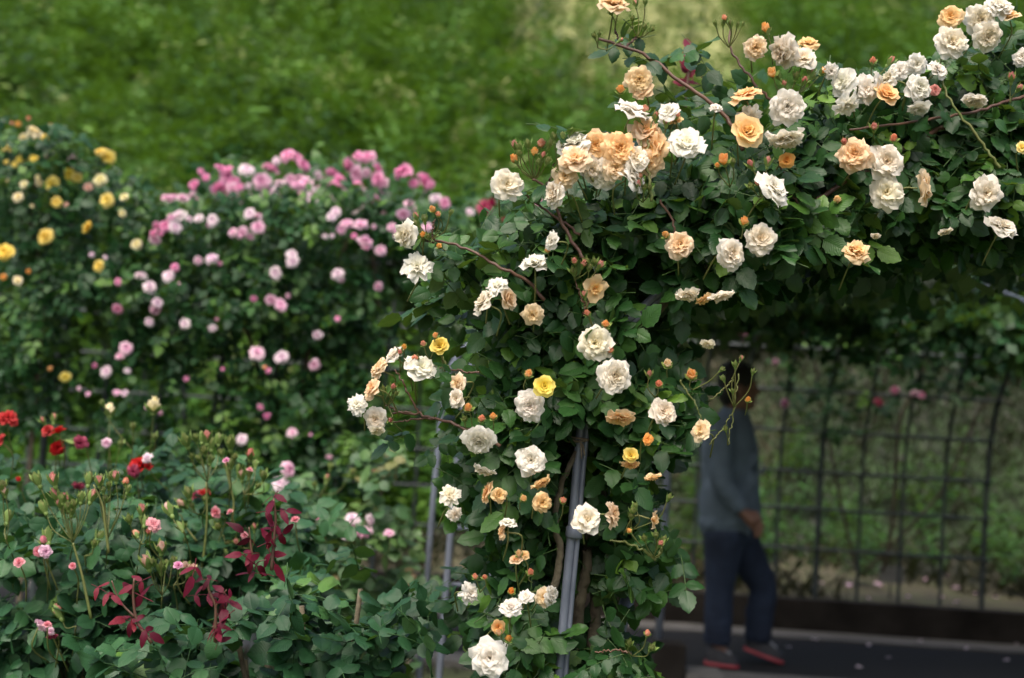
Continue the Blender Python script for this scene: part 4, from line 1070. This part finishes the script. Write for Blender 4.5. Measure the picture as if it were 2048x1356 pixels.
# ================================================================== BUSHES in front, left
def bush(name, px, d0, label, polys, leaf, flowers, buds, shoots, conv, tone=(0.45, 0.16), protos=None, size=(0.8, 1.15), young=0.06, group=None, cat_='rose bush', gap=-0.6, stemy=1250):
    base = PV(px, 1200, d0 + 0.25); base[2] = 0
    root = thing(name, tuple(base), label, cat_, group)
    exc = []
    ends = []
    for f in parse(flowers):
        x, y = conv(float(f[0]), float(f[1])); dia, col, kind = float(f[2]), f[3], f[4]; face = f[5] if len(f) > 5 else 'c'
        d = d0 - 0.05 - rng.uniform(0, 0.05); pos = PV(x, y, d)
        ax = face_dir(face, 0.25); sz = dia * d / FPX
        o = put('rose_bloom', random.choice(BLOOMS[kind]), root, pos, axis_quat(ax), sz, col)
        stalk(o, root, smooth_path([pos - ax * sz * 0.1, pos - ax * 0.03 + np.array([0, 0.02, -0.03]), pos + np.array([rng.normal(0, 0.02), 0.09, -0.10])], 8), 0.0018)
        exc.append((x, y, dia * 0.5, d))
    for fx, fy, bl in buds:
        fr = PV(fx, fy, d0 + 0.0)
        low = PV(fx + rng.normal(0, 12), fy + 95, d0 + 0.2)
        g = Geo(); g.tube(smooth_path([low, (low + fr) / 2 + rng.normal(0, 0.008, 3), fr], 10), 0.0016, 6); g.build('cane', M_STEM, root)
        for f in parse(bl):
            x, y = conv(float(f[0]), float(f[1])); dia, col = float(f[2]), f[3]
            d = d0 - 0.02 + rng.normal(0, 0.03); pos = PV(x, y, d)
            dv = nrm(nrm(pos - fr) * 0.8 + 0.5 * UP - 0.15 * FW + rng.normal(0, 0.15, 3))
            bud(root, None, pos, dia * d / FPX * 1.8, col, dv, col in 'gin', fr)
    g = Geo(); c1 = snoise(int(px) + 7, 60)
    for poly, n, off, th in polys:
        x, y = sample_poly(poly, int(n * 0.85))
        x = x + rng.normal(0, 14, len(x)); y = y + rng.normal(0, 14, len(x))
        c = c1(x, y); k = c > gap; x, y, c = x[k], y[k], c[k]
        d = d0 + off + 0.05 - 0.08 * c + th * rng.random(len(x)) ** 1.4
        p = P(x, y, d); ok = np.ones(len(p), bool)
        for bx, by, r, bd in exc:
            ok &= ~((np.hypot(x - bx, y - by) < r + 12) & (d < bd + 0.06))
        scatter(g, protos or BL_, p[ok], nbase=(0, -0.35, 0.85), njit=0.4, tone=tone, young=young, size=size, tipz=-0.35)
    g.build('foliage', leaf, root)
    for pts, r, leaves in shoots:
        w = smooth_path(np.array([PV(*conv(x, y), d0 - 0.04) for x, y in pts]), 16)
        g = Geo(); g.tube(w, r * np.linspace(1.1, 0.6, len(w)), 6)
        g.build('red_shoot', M_REDSTEM, root) if leaves else g.build('cane', M_STEM, root)
        if leaves:
            g = Geo(); i = (np.linspace(0.35, 1, leaves) * (len(w) - 1)).astype(int)
            scatter(g, RL, w[i] + rng.normal(0, 0.012, (leaves, 3)) - np.array([0, 0.01, 0]), nbase=(0, -0.6, 0.5), njit=0.5, tone=(0.5, 0.25), young=0.0, size=(0.62, 1.0), tipz=0.25)
            g.build('young_red_leaves', M_RED_LEAF, root)
    for k in range(4):
        g = Geo(); tx, ty = px + rng.normal(0, 110), stemy + rng.normal(0, 50)
        t = PV(tx, ty, d0 + 0.2)
        g.tube(smooth_path([base + np.array([rng.normal(0, 0.05), rng.normal(0, 0.05), 0.0]), (base + t) / 2 + rng.normal(0, 0.04, 3), t], 14), np.linspace(0.011, 0.006, len(smooth_path([base, (base + t) / 2, t], 14))), 6)
        g.build('cane', M_BARK, root)
    return root
BL_ = [compound(n, 0.060, 0.047, 200 + i, rows=7, cols=5, peak=0.85, droop=0.16) for i, n in enumerate((5, 5, 3, 5, 5, 3))]
b2 = zone(0, 800, 2.4386)
b3 = zone(0, 960, 3.4238)
def mixz(z, txt):
    return cat((z, txt))
# red roses, furthest back on the left
bush('red_rose_bush', 150, 4.15, 'red rose bush with scarlet blooms at the left edge behind the pink budded bush', [
    ([(-60, 930), (60, 920), (130, 950), (180, 930), (260, 960), (330, 980), (420, 1010), (430, 1130), (250, 1140), (-60, 1120)], 330, 0.0, 0.6), ([(-60, 1100), (430, 1100), (430, 1500), (-60, 1500)], 170, 0.2, 0.5),
    ([(150, 900), (350, 880), (360, 960), (160, 980)], 30, 0.0, 0.4)],
    M_BUSH, mixz(b2, "38 95 44 r ragged u|5 205 34 r loose l|240 155 26 r cup u|290 160 26 r cup u|278 232 32 r loose|690 325 46 r ragged u|655 345 30 m ragged|385 410 28 m loose d|395 205 30 m loose|555 530 30 r cup|990 475 34 r cup u|960 470 26 m loose l|90 385 10 r loose|520 210 22 p loose|720 285 24 w ragged u"),
    [(226, 960, "219 833 16 y|240 895 9 g"), (300, 905, "307 826 19 y|310 880 9 g"), (110, 870, "107 845 10 i|90 848 9 i|135 882 9 g"), (265, 900, "266 860 9 g|208 812 8 g")], [], ident, tone=(0.35, 0.15))
# pink buds
def sp(cv, x, y, txt):
    a = cv(x, y); return (a[0], a[1], cat((cv, txt)))
def pth(cv, *pts):
    return [cv(*p) for p in pts]
bush('pink_rose_bush', 140, 3.3, 'pink rose bush with tall green bud sprays and broad blue green leaves at lower left', [
    ([(-60, 1075), (40, 1050), (70, 1085), (120, 1080), (180, 1060), (260, 1075), (320, 1060), (330, 1130), (350, 1230), (280, 1290), (240, 1500), (-60, 1500)], 480, 0.0, 0.55),
    ([(200, 1000), (330, 1000), (330, 1080), (220, 1090)], 26, 0.1, 0.4), ([(-60, 1000), (200, 1000), (200, 1080), (-60, 1080)], 40, 0.2, 0.4), ([(-60, 1500), (280, 1500), (280, 2000), (-60, 2000)], 200, 0.05, 0.5)],
    M_BUSH, cat((b3, "1048 312 34 k loose r|135 567 21 k cup u|310 490 28 p loose|268 485 22 k cup|500 590 14 k cup|270 1000 32 p loose b|325 1000 18 k cup u|355 1060 24 m loose d|350 1035 18 p loose|1220 590 18 P cup u")),
    [sp(b3, 500, 430, "270 35 15 g|378 38 15 i|395 135 14 i|450 175 14 i|508 192 11 g|555 150 12 g|620 148 14 i|312 220 14 g|490 240 11 g|605 32 14 g|415 190 11 i|430 155 11 g|470 205 10 g"),
     sp(b3, 580, 520, "665 430 14 g|640 455 9 g"), sp(b3, 330, 520, "333 425 16 g|295 440 11 k"), sp(b3, 45, 420, "45 290 14 g|20 70 12 g|38 108 11 n"),
     sp(b3, 740, 400, "680 40 12 i|700 20 10 g|760 10 12 g|855 40 10 s|745 60 9 g|870 85 9 g|795 10 12 i|710 90 8 g|720 150 8 g"),
     sp(b3, 960, 440, "970 240 13 i|890 290 11 g|985 310 12 g|945 392 11 s|1010 375 9 i"), sp(b3, 1110, 790, "1020 605 17 n|1048 582 10 g|1105 500 15 n|1105 635 14 g|1135 600 9 g|1180 580 10 g"),
     sp(b3, 1190, 720, "1245 630 14 n|1290 650 14 n"), sp(b3, 520, 1000, "420 942 16 i"), sp(b3, 1260, 350, "1175 240 15 n|1250 345 11 g")],
    [(pth(b3, (625, 950), (590, 780), (560, 640), (520, 500), (500, 430)), 0.0034, 0), (pth(b3, (745, 500), (720, 300), (700, 160), (640, 30)), 0.003, 0)], ident)
# bud sprays further right
bush('pink_rose_bush', 470, 3.7, 'airy pink rose bush crowded with yellowish green bud sprays above the burgundy shoots', [
    ([(330, 1020), (420, 990), (560, 990), (640, 1040), (640, 1200), (330, 1240)], 240, 0.0, 0.5), ([(380, 960), (520, 940), (560, 1000), (390, 1020)], 22, 0.1, 0.4), ([(330, 1200), (700, 1200), (700, 1600), (330, 1600)], 170, 0.1, 0.5)],
    M_BUSH, cat((b2, "1060 545 24 k cup|868 808 18 P cup u|1195 660 14 k cup|1125 550 14 k cup u|1440 590 18 k cup u|1105 300 15 P cup u|1218 345 13 k cup u")),
    [sp(b2, 1010, 400, "915 225 16 g|985 205 12 g|1010 210 14 i|1030 240 13 g|1065 215 12 g|1000 265 11 g|960 205 10 g|975 300 9 g|940 290 8 g|1025 310 10 g"), sp(b2, 1120, 420, "1125 240 16 g|1125 330 11 g|1115 352 13 i|1085 280 10 g|1140 290 9 g|1160 350 9 g"),
     sp(b2, 1190, 460, "1218 288 13 i|1180 390 12 n|1215 375 12 g|1285 385 12 g|1245 330 9 g|1250 430 9 g"), sp(b2, 985, 560, "905 520 14 n|925 480 14 g|1000 500 8 g|945 530 8 g"), sp(b2, 900, 640, "835 565 14 n|895 630 10 g|870 600 8 g"),
     sp(b2, 1090, 660, "1068 628 11 g|1105 695 10 g|1100 740 12 i"), sp(b2, 880, 930, "785 742 13 n|725 825 14 n|785 845 11 g|745 800 9 g|885 838 12 n|915 855 12 n"), sp(b2, 1230, 720, "1160 700 9 i|1240 640 9 i")],
    [(pth(b2, (980, 850), (1000, 700), (1010, 550), (1005, 400)), 0.0035, 0), (pth(b2, (1130, 600), (1140, 500), (1120, 400), (1110, 330)), 0.003, 0), (pth(b2, (960, 690), (900, 610), (880, 560), (835, 570)), 0.0025, 0)], ident, tone=(0.5, 0.15))
# burgundy shoots
bush('burgundy_shoot_rose_bush', 560, 2.95, 'low dark leaved rose bush with upright burgundy young shoots at the bottom', [
    ([(220, 1310), (330, 1230), (420, 1240), (520, 1200), (600, 1160), (690, 1190), (780, 1190), (850, 1200), (870, 1240), (800, 1310), (770, 1380), (740, 1600), (180, 1600)], 520, 0.0, 0.5),
    ([(560, 1140), (700, 1110), (760, 1180), (600, 1200)], 40, 0.25, 0.4), ([(780, 1190), (880, 1170), (900, 1220), (830, 1270)], 9, 0.15, 0.4), ([(180, 1560), (760, 1560), (760, 2100), (180, 2100)], 200, 0.0, 0.5)],
    M_BUSH, "", [], [
        (pth(b2, (1050, 1180), (1052, 1080), (1050, 1000), (1020, 930), (1015, 870)), 0.0038, 5), (pth(b2, (1050, 1010), (1080, 960), (1105, 925)), 0.0024, 2), (pth(b2, (1035, 1110), (1060, 1090), (1100, 1080)), 0.002, 2),
        (pth(b2, (1325, 830), (1335, 700), (1345, 590), (1335, 480)), 0.0036, 4), (pth(b2, (1240, 800), (1225, 720), (1215, 620)), 0.0026, 2), (pth(b2, (1240, 830), (1260, 790), (1300, 780)), 0.002, 3),
        (pth(b2, (740, 1185), (670, 1080), (650, 960), (655, 870)), 0.0036, 3), (pth(b2, (660, 1060), (600, 1000), (570, 950), (545, 880)), 0.0024, 2)], ident, tone=(0.36, 0.14))
# lighter bush with lilac pink blooms in the middle distance
bush('lilac_rose_bush', 700, 5.0, 'light green rose bush with ragged lilac pink blooms and some reddish leaves in mid distance', [
    ([(540, 990), (600, 950), (680, 940), (740, 960), (800, 1000), (820, 1060), (800, 1160), (700, 1200), (560, 1200)], 330, 0.0, 0.6), ([(560, 1150), (830, 1150), (830, 1500), (560, 1500)], 160, 0.1, 0.5), ([(700, 880), (830, 900), (820, 980), (720, 980)], 22, 0.0, 0.4)],
    M_PALE_LEAF, "722 1056 50 p ragged d|705 1040 34 w loose u|738 1040 26 w loose r|692 1072 18 w single|778 1068 22 p loose u|575 940 34 p loose r|560 970 36 w loose u|573 935 24 p cup u|640 1040 14 P cup|590 1100 12 p cup|605 1095 10 P cup",
    [(640, 990, "652 965 9 i|630 975 8 g|700 950 9 g|660 940 8 g")], [], ident, tone=(0.5, 0.2), size=(0.85, 1.2), young=0.1)

# ================================================================== PERSON
PD = 8.12
zp = lambda x, y: (1330 + x / 2.0367, 690 + y / 2.0367)
def pp(x, y, o=0.0):
    return PV(*zp(x, y), PD + o)
person = thing('person', (PV(1475, 1330, PD)[0], PD, 0.0), 'person in slate blue shirt and dark jeans walking right under the tunnel, hand hanging forward', 'person')
M_SKIN = surf_material('skin', (0.19, 0.095, 0.065), (0.25, 0.13, 0.09), 20, 0.55, 0.1, 200)
M_HAIR = surf_material('black_hair', (0.008, 0.007, 0.007), (0.018, 0.016, 0.015), 60, 0.5, 0.6, 150)
M_SHIRT = surf_material('slate_shirt', (0.095, 0.13, 0.17), (0.13, 0.175, 0.225), 12, 0.9, 0.35, 26)
M_JEANS = surf_material('dark_denim', (0.008, 0.014, 0.032), (0.022, 0.036, 0.07), 7, 0.9, 0.35, 30)
M_SHOE = surf_material('black_shoe', (0.018, 0.018, 0.022), (0.035, 0.035, 0.04), 25, 0.6, 0.2, 90)
M_SOLE = surf_material('coral_sole', (0.40, 0.045, 0.065), (0.5, 0.09, 0.10), 12, 0.5, 0.05, 60)
M_LACE = surf_material('grey_lace', (0.45, 0.46, 0.48), (0.6, 0.6, 0.62), 12, 0.8, 0.05, 60)
def remesh(o, vox, it=4):
    mod = o.modifiers.new('remesh', 'REMESH'); mod.mode = 'VOXEL'; mod.voxel_size = vox; mod.use_smooth_shade = True
    sm = o.modifiers.new('smooth', 'SMOOTH'); sm.iterations = it; sm.factor = 0.5
    return o
def limb(g, pts, rad, sides=14, n=18):
    w = smooth_path(pts, n); t = np.linspace(0, 1, len(pts)); tt_ = np.linspace(0, 1, len(w))
    g.tube(w, np.interp(tt_, t, rad), sides)
# anatomy in the picture plane: shoulders are turned slightly, near (right) arm toward the camera
hd = pp(302, 172); nk = pp(285, 262); sh_n, sh_f = pp(225, 345, -0.13), pp(300, 335, 0.17)
el_n, wr_n = pp(232, 560, -0.20), pp(318, 680, -0.22); el_f, wr_f = pp(290, 540, 0.24), pp(310, 680, 0.22)
chest, belly, pelvis = pp(265, 420, 0.01), pp(265, 600, 0.0), pp(265, 760, 0.0)
hip_n, kn_n, an_n = pp(240, 790, -0.08), pp(222, 985, -0.09), pp(212, 1215, -0.10)
hip_f, kn_f, an_f = pp(300, 790, 0.08), pp(398, 985, 0.09), pp(378, 1205, 0.10)
b = Geo()
b.ball(hd + np.array([-0.012, 0, 0.012]), (0.098, 0.078, 0.112), 20, 14)
b.ball(hd + np.array([0.035, -0.005, -0.05]), (0.062, 0.062, 0.075), 16, 12)
b.ball(hd + np.array([0.06, -0.01, -0.095]), (0.035, 0.045, 0.03), 12, 8)
b.ball(hd + np.array([0.097, -0.012, -0.022]), (0.022, 0.016, 0.022), 10, 8)       # nose
b.ball(hd + np.array([0.083, -0.012, 0.015]), (0.02, 0.03, 0.03), 10, 8)
b.ball(hd + np.array([0.084, -0.012, 0.03]), (0.014, 0.05, 0.012), 10, 8)          # brow
for dz in (-0.058, -0.072):
    b.ball(hd + np.array([0.086, -0.012, dz]), (0.014, 0.026, 0.009), 10, 6)       # lips
b.ball(hd + np.array([-0.01, -0.084, -0.015]), (0.022, 0.014, 0.034), 10, 8)       # ear
b.ball(hd + np.array([-0.01, 0.084, -0.015]), (0.022, 0.014, 0.034), 10, 8)
limb(b, [hd + np.array([-0.02, 0, -0.05]), nk, (nk + chest) / 2], [0.062, 0.06, 0.075])
limb(b, [chest, belly, pelvis], [0.13, 0.125, 0.13])
for s_, e_, w_, sg in ((sh_n, el_n, wr_n, -1), (sh_f, el_f, wr_f, 1)):
    limb(b, [(chest + s_) / 2, s_, (s_ + e_) / 2, e_, (e_ + w_) / 2, w_], [0.075, 0.062, 0.052, 0.043, 0.042, 0.03])
    fwd = nrm(w_ - e_)
    fwd = nrm(fwd + np.array([0.35, 0, 0]))
    dn = np.array([0.15, 0.0, -1.0]); dn = nrm(dn - fwd * (dn @ fwd))
    palm = w_ + fwd * 0.055
    limb(b, [w_, palm, palm + fwd * 0.035], [0.029, 0.036, 0.034])
    for k in range(4):
        off = dn * (0.030 - 0.020 * k)
        ln = (0.058, 0.074, 0.078, 0.068)[3 - k] if k else 0.056
        r0 = palm + fwd * 0.035 + off
        limb(b, [palm + off, r0, r0 + fwd * ln * 0.5 + np.array([0, -0.004 * sg, -0.012]), r0 + fwd * ln * 0.8 + np.array([-0.012, -0.01 * sg, -0.035])], [0.012, 0.011, 0.0095, 0.008], 8, 9)
    th = w_ + fwd * 0.03 - dn * 0.03
    limb(b, [w_ + fwd * 0.02 - dn * 0.012, th + fwd * 0.02 - dn * 0.012, th + fwd * 0.05 - dn * 0.010, th + fwd * 0.068 + dn * 0.004], [0.016, 0.0135, 0.011, 0.009], 8, 9)
for h_, k_, a_ in ((hip_n, kn_n, an_n), (hip_f, kn_f, an_f)):
    limb(b, [pelvis, h_, (h_ + k_) / 2, k_, (k_ * 0.6 + a_ * 0.4), a_, a_ + np.array([0.04, 0, -0.06])], [0.11, 0.095, 0.078, 0.058, 0.056, 0.04, 0.035])
remesh(b.build('body', M_SKIN, person), 0.008, 3)
hgeo = Geo()
hgeo.ball(hd + np.array([-0.025, 0, 0.035]), (0.106, 0.09, 0.105), 20, 14)
hgeo.ball(hd + np.array([-0.055, 0, -0.03]), (0.07, 0.082, 0.085), 16, 12)
hgeo.ball(hd + np.array([0.045, 0, 0.085]), (0.05, 0.07, 0.04), 14, 10)
for k in range(46):
    a = rng.uniform(0, 6.28); e = rng.uniform(0.2, 1.3)
    c = hd + np.array([-0.025 + 0.1 * math.cos(a) * math.cos(e), 0.085 * math.sin(a) * math.cos(e), 0.04 + 0.1 * math.sin(e)])
    hgeo.ball(c, (0.022, 0.02, 0.018), 8, 6)
remesh(hgeo.build('hair', M_HAIR, person), 0.009, 2)
sg = Geo()
limb(sg, [nk + np.array([0.0, 0, 0.01]), (nk * 0.6 + chest * 0.4), chest, belly, pelvis + np.array([0, 0, 0.06])], [0.07, 0.12, 0.165, 0.168, 0.18], 20)
for o_ in (-1, 1):
    sg.ball(chest + np.array([-0.01, 0.07 * o_, 0.0]), (0.15, 0.11, 0.2), 16, 12); sg.ball(belly + np.array([-0.005, 0.06 * o_, -0.05]), (0.168, 0.12, 0.25), 16, 12)
sg.ball(pelvis + np.array([-0.09, -0.02, 0.05]), (0.10, 0.15, 0.11), 14, 10)
for s_, e_, w_ in ((sh_n, el_n, wr_n), (sh_f, el_f, wr_f)):
    limb(sg, [(chest * 0.4 + s_ * 0.6) + np.array([0, 0, 0.03]), s_, (s_ + e_) / 2, e_, (e_ + w_) / 2, w_ - nrm(w_ - e_) * 0.01], [0.085, 0.084, 0.073, 0.064, 0.056, 0.046], 16)
for k in range(16):                                                       # loose folds
    zf = rng.uniform(0, 1); c = chest * (1 - zf) + pelvis * zf + np.array([rng.uniform(-0.13, 0.13), -0.155, 0.05])
    limb(sg, [c, c + np.array([rng.normal(0, 0.03), 0.0, -0.06]), c + np.array([rng.normal(0, 0.05), 0.01, -0.14])], [0.004, 0.014, 0.004], 8, 8)
sh = remesh(sg.build('shirt', M_SHIRT, person), 0.011, 4)
cg_ = Geo(); aa = np.linspace(0.3, 2 * np.pi + 0.3 - 0.4, 24)
cg_.tube(np.stack([nk[0] + 0.012 + 0.07 * np.cos(aa), nk[1] + 0.068 * np.sin(aa), nk[2] - 0.012 - 0.02 * np.cos(aa)], -1), 0.016, 8)
cg_.build('collar', M_SHIRT, sh)
jg = Geo()
limb(jg, [pelvis + np.array([0, 0, 0.09]), pelvis, (hip_n + hip_f) / 2 + np.array([0, 0, -0.03])], [0.135, 0.15, 0.125], 18)
for h_, k_, a_ in ((hip_n, kn_n, an_n), (hip_f, kn_f, an_f)):
    hem = a_ + np.array([-0.005, 0, -0.004])
    limb(jg, [h_ + np.array([0, 0, 0.05]), h_, (h_ + k_) / 2, k_, (k_ * 0.55 + a_ * 0.45), a_ + np.array([0, 0, 0.06]), hem], [0.115, 0.118, 0.102, 0.082, 0.08, 0.078, 0.074], 16, 30)
    for q in range(4):
        c = a_ + np.array([0.0, 0, 0.035 + 0.045 * q]); aa = np.linspace(0, 6.28, 16)
        jg.tube(np.stack([c[0] + 0.074 * np.cos(aa), c[1] + 0.074 * np.sin(aa), c[2] + 0.012 * np.sin(aa * 2 + q)], -1), 0.011, 6)
remesh(jg.build('jeans', M_JEANS, person), 0.011, 3)
def shoe(heel, toe):
    heel, toe = np.asarray(heel), np.asarray(toe); f = nrm(toe - heel); L = np.linalg.norm(toe - heel)
    sd = nrm(np.cross(f, [0, 0, 1])); up = np.cross(sd, f)
    t = np.linspace(0, 1, 17); wd = 0.036 + 0.014 * np.sin(np.pi * np.clip(t * 1.15 - 0.1, 0, 1)); wd[0] *= 0.65; wd[-1] *= 0.45; wd[-2] *= 0.8
    top = np.interp(t, [0, 0.15, 0.35, 0.5, 0.75, 0.93, 1], [0.095, 0.125, 0.12, 0.095, 0.075, 0.06, 0.03])
    g = Geo(); ns = 14; V = []; Q = []
    for i in range(17):
        for j in range(ns):
            a = math.pi * j / (ns - 1)
            V.append(heel + f * L * t[i] + sd * wd[i] * math.cos(a) + up * (0.015 + (top[i] - 0.015) * math.sin(a) ** 0.75))
    for i in range(16):
        for j in range(ns - 1):
            Q.append([i * ns + j, i * ns + j + 1, (i + 1) * ns + j + 1, (i + 1) * ns + j])
    g.add(V, Q)
    root = g.build('shoe', M_SHOE, person)
    g = Geo(); V = []; Q = []
    prof = [(1.0, 0.0), (1.05, 0.003), (1.05, 0.016), (1.0, 0.019)]
    for i in range(17):
        for sgn, (k, h) in [(1, p) for p in prof] + [(-1, p) for p in prof[::-1]]:
            V.append(heel + f * (L * 1.04 * t[i] - 0.006) + sd * sgn * wd[i] * k + up * h)
    for i in range(16):
        for j in range(8):
            Q.append([i * 8 + j, i * 8 + (j + 1) % 8, (i + 1) * 8 + (j + 1) % 8, (i + 1) * 8 + j])
    Q += [[0, 1, 2, 3], [4, 5, 6, 7], [0, 3, 4, 7], [128, 129, 130, 131], [132, 133, 134, 135], [128, 131, 132, 135]]
    g.add(V, Q)
    base = np.zeros(3)
    for nm, gg, mt in (('sole', g, M_SOLE),):
        o = bpy.data.objects.new(nm, gg.mesh(nm, mt, person.location)); COL.objects.link(o); o.parent = root
    g = Geo()
    for k in range(5):
        c = heel + f * L * (0.42 + 0.07 * k) + up * (np.interp(0.42 + 0.07 * k, t, top) + 0.002)
        g.tube([c - sd * 0.024 - up * 0.012, c + up * 0.002, c + sd * 0.024 - up * 0.012], 0.004, 6)
    o = bpy.data.objects.new('laces', g.mesh('laces', M_LACE, person.location)); COL.objects.link(o); o.parent = root
def ground_pt(x, y, lift=0.0, off=0.0):
    px, py = zp(x, y); a = PV(px, py, PD + off); a[2] = lift; return a
shoe(ground_pt(165, 1290, 0.012, -0.10), ground_pt(300, 1300, 0.002, -0.12))
shoe(ground_pt(322, 1270, 0.07, 0.10), ground_pt(478, 1300, 0.004, 0.08))

# ================================================================== SMALL THINGS
def rock(name, c, size, mat, label, cat_):
    g = Geo(); lo = np.array(c) - np.array(size) / 2; hi = np.array(c) + np.array(size) / 2
    o = thing_box(name, lo, hi, mat); tag(o, label, cat_); return o
def thing_box(name, lo, hi, mat, bev=0.012):
    g = Geo(); c = (np.asarray(lo) + np.asarray(hi)) / 2; c[2] = lo[2]
    g.box(lo - c, hi - c)
    me = g.mesh(name, mat, smooth=False); o = bpy.data.objects.new(name, me); COL.objects.link(o); o.location = c
    b = o.modifiers.new('bevel', 'BEVEL'); b.width = bev; b.segments = 3
    return o
q = PV(1335, 1335, 7.45); rock('footing_block', (q[0], q[1], 0.10), (0.17, 0.17, 0.24), M_KERB, 'mossy concrete footing block at the near edge of the path', 'footing block')
q = PV(1393, 1340, 7.7); rock('paving_stone', (q[0], q[1] - 0.25, 0.03), (0.2, 0.24, 0.10), M_EDGING, 'small pale grey stone lying at the near path edge', 'stone')
# plant label behind the rods
lbl = PV(1783, 1140, 9.95)
pl = thing('plant_label', (lbl[0], lbl[1], 0.16), 'small blank grey plant label plate on a stake in the bed beyond the rods', 'plant label')
g = Geo(); g.box((lbl[0] - 0.085, lbl[1] - 0.004, 0.29), (lbl[0] + 0.085, lbl[1] + 0.004, 0.40)); g.build('plate', M_STONE, pl, smooth=False)
g = Geo(); g.tube([(lbl[0], lbl[1] + 0.012, 0.12), (lbl[0], lbl[1] + 0.012, 0.34)], 0.008, 8); g.build('stake', M_WIRE, pl)
# fallen petals
pm = Geo(); petal(pm, 1.0, 0.9, R_(75), R_(100), 0, 0, 0, 0.7, np.random.default_rng(4), 0.08, 0.35)
pmesh = pm.mesh('fallen_petal', M_PETAL)
def fallen(px, py, surf, size, col):
    ray = PV(px, py, 1.0) - CAM; t = (surf - CAM[2]) / ray[2]; p = CAM + ray * t
    o = bpy.data.objects.new('fallen_petal', pmesh); COL.objects.link(o)
    o.location = (p[0], p[1], surf + 0.004); o.rotation_euler = (rng.normal(0, 0.2), rng.normal(0, 0.2), rng.uniform(0, 6.28)); o.scale = (size,) * 3
    c, a = COLS[col]; o.color = (*c, a)
    return o
for x, y, sz in ((650, 1230, 0.05), (780, 1322, 0.045), (1275, 1300, 0.045), (1320, 1245, 0.05), (720, 1200, 0.05), (1000, 1235, 0.04), (560, 1255, 0.035), (900, 1290, 0.035), (1150, 1262, 0.035), (820, 1250, 0.035)):
    tag(fallen(*z4(x, y), 0.012, sz, 'w'), 'pale pink petal dropped on the dark path near the walking person', 'petal', 'petals fallen on the path')
for x, y, sz in ((755, 1050, 0.08), (865, 1048, 0.07), (870, 1018, 0.06), (1000, 1030, 0.08), (1095, 1020, 0.06), (1100, 1055, 0.06), (1130, 1050, 0.06), (670, 1040, 0.05), (820, 1090, 0.04), (1180, 1075, 0.04), (1060, 1080, 0.04), (950, 1085, 0.04), (205, 995, 0.05), (1240, 1085, 0.04), (1130, 1100, 0.045)):
    tag(fallen(*z4(x, y), 0.215, sz, 'p'), 'pink petal fallen on the bed soil behind the kerb', 'petal', 'petals fallen on the bed')
# dry stalks and yellow wildflowers on the slope
M_DRY = surf_material('dry_stalk', (0.30, 0.20, 0.10), (0.42, 0.30, 0.17), 20, 0.9)
def hill_point(px, py):
    ray = PV(px, py, 1.0) - CAM
    for t in np.linspace(11.5, 45, 900):
        p = CAM + ray * t
        if p[2] < hill_z(p[0], p[1]): return p
    return p
for (px, py, h), lab in zip(((965, 240, 0.55), (990, 205, 0.4), (1062, 250, 0.6), (1078, 235, 0.45), (930, 110, 0.5)), (
        'short tan dry seed stalk leaning right on the green slope', 'thin tan dry stalk, smallest of those on the slope', 'tallest tan dry seed stalk on the slope above the cream arch',
        'tan dry stalk just right of the tallest one above the cream arch', 'tan dry stalk standing alone highest on the slope')):
    p = hill_point(px, py + 30); o = thing('dry_stalk', tuple(p), lab, 'dry plant', 'dry seed stalks on the slope')
    g = Geo(); top = p + np.array([rng.normal(0.06, 0.05), 0, h]); g.tube(smooth_path([p, (p + top) / 2 + np.array([0.02, 0, 0]), top], 8), 0.008, 5); g.build('stem', M_DRY, o)
    g = Geo(); n = 40; T = p + (top - p) * rng.uniform(0.45, 1.05, (n, 1)) + rng.normal(0, 0.035, (n, 3)); scatter(g, [leaf_proto(0.09, 0.03, 2, 3)], T, njit=0.8); g.build('seed_head', M_DRY, o)
for (px, py, r), lab in zip(((1737, 22, 0.11), (1801, 87, 0.09), (1792, 80, 0.06)), ('larger yellow wildflower high on the slope near the top edge', 'yellow wildflower on the slope left of the top right blooms', 'tiny yellow wildflower beside another on the slope')):
    p = hill_point(px, py + 25); o = thing('wildflower', tuple(p), lab, 'wildflower', 'yellow wildflowers on the slope')
    d = project(p)[2]; hp = PV(px, py, d - 0.1)
    g = Geo(); g.tube(smooth_path([p, (p + hp) / 2 + np.array([0.03, 0, 0]), hp], 8), 0.007, 5); g.build('stem', M_STEM, o)
    put('flower_head', FARBLOOM[3], o, hp, axis_quat(face_dir('c')), r * 2, 'Y')
# red young leaves behind the arch
rb = PV(1385, 190, 3.9)
rs = thing('red_leaf_shoot', (rb[0], rb[1], 2.2), 'dark red young leaf shoot rising behind the long arching cane', 'rose shoot')
g = Geo(); g.tube(smooth_path([PV(1372, 260, 3.9), PV(1372, 190, 3.9), PV(1384, 105, 3.9)], 10), 0.004, 6); g.build('stem', M_REDSTEM, rs)
g = Geo(); scatter(g, RL, np.array([PV(1384, 112, 3.9), PV(1374, 140, 3.92), PV(1378, 128, 3.9)]), nbase=(0, -1, 0.2), njit=0.2, tone=(0.75, 0.1), young=0, size=(1.0, 1.4), tipz=0.8, tipbias=(0, 0, 1)); g.build('young_leaves', M_RED_LEAF, rs)
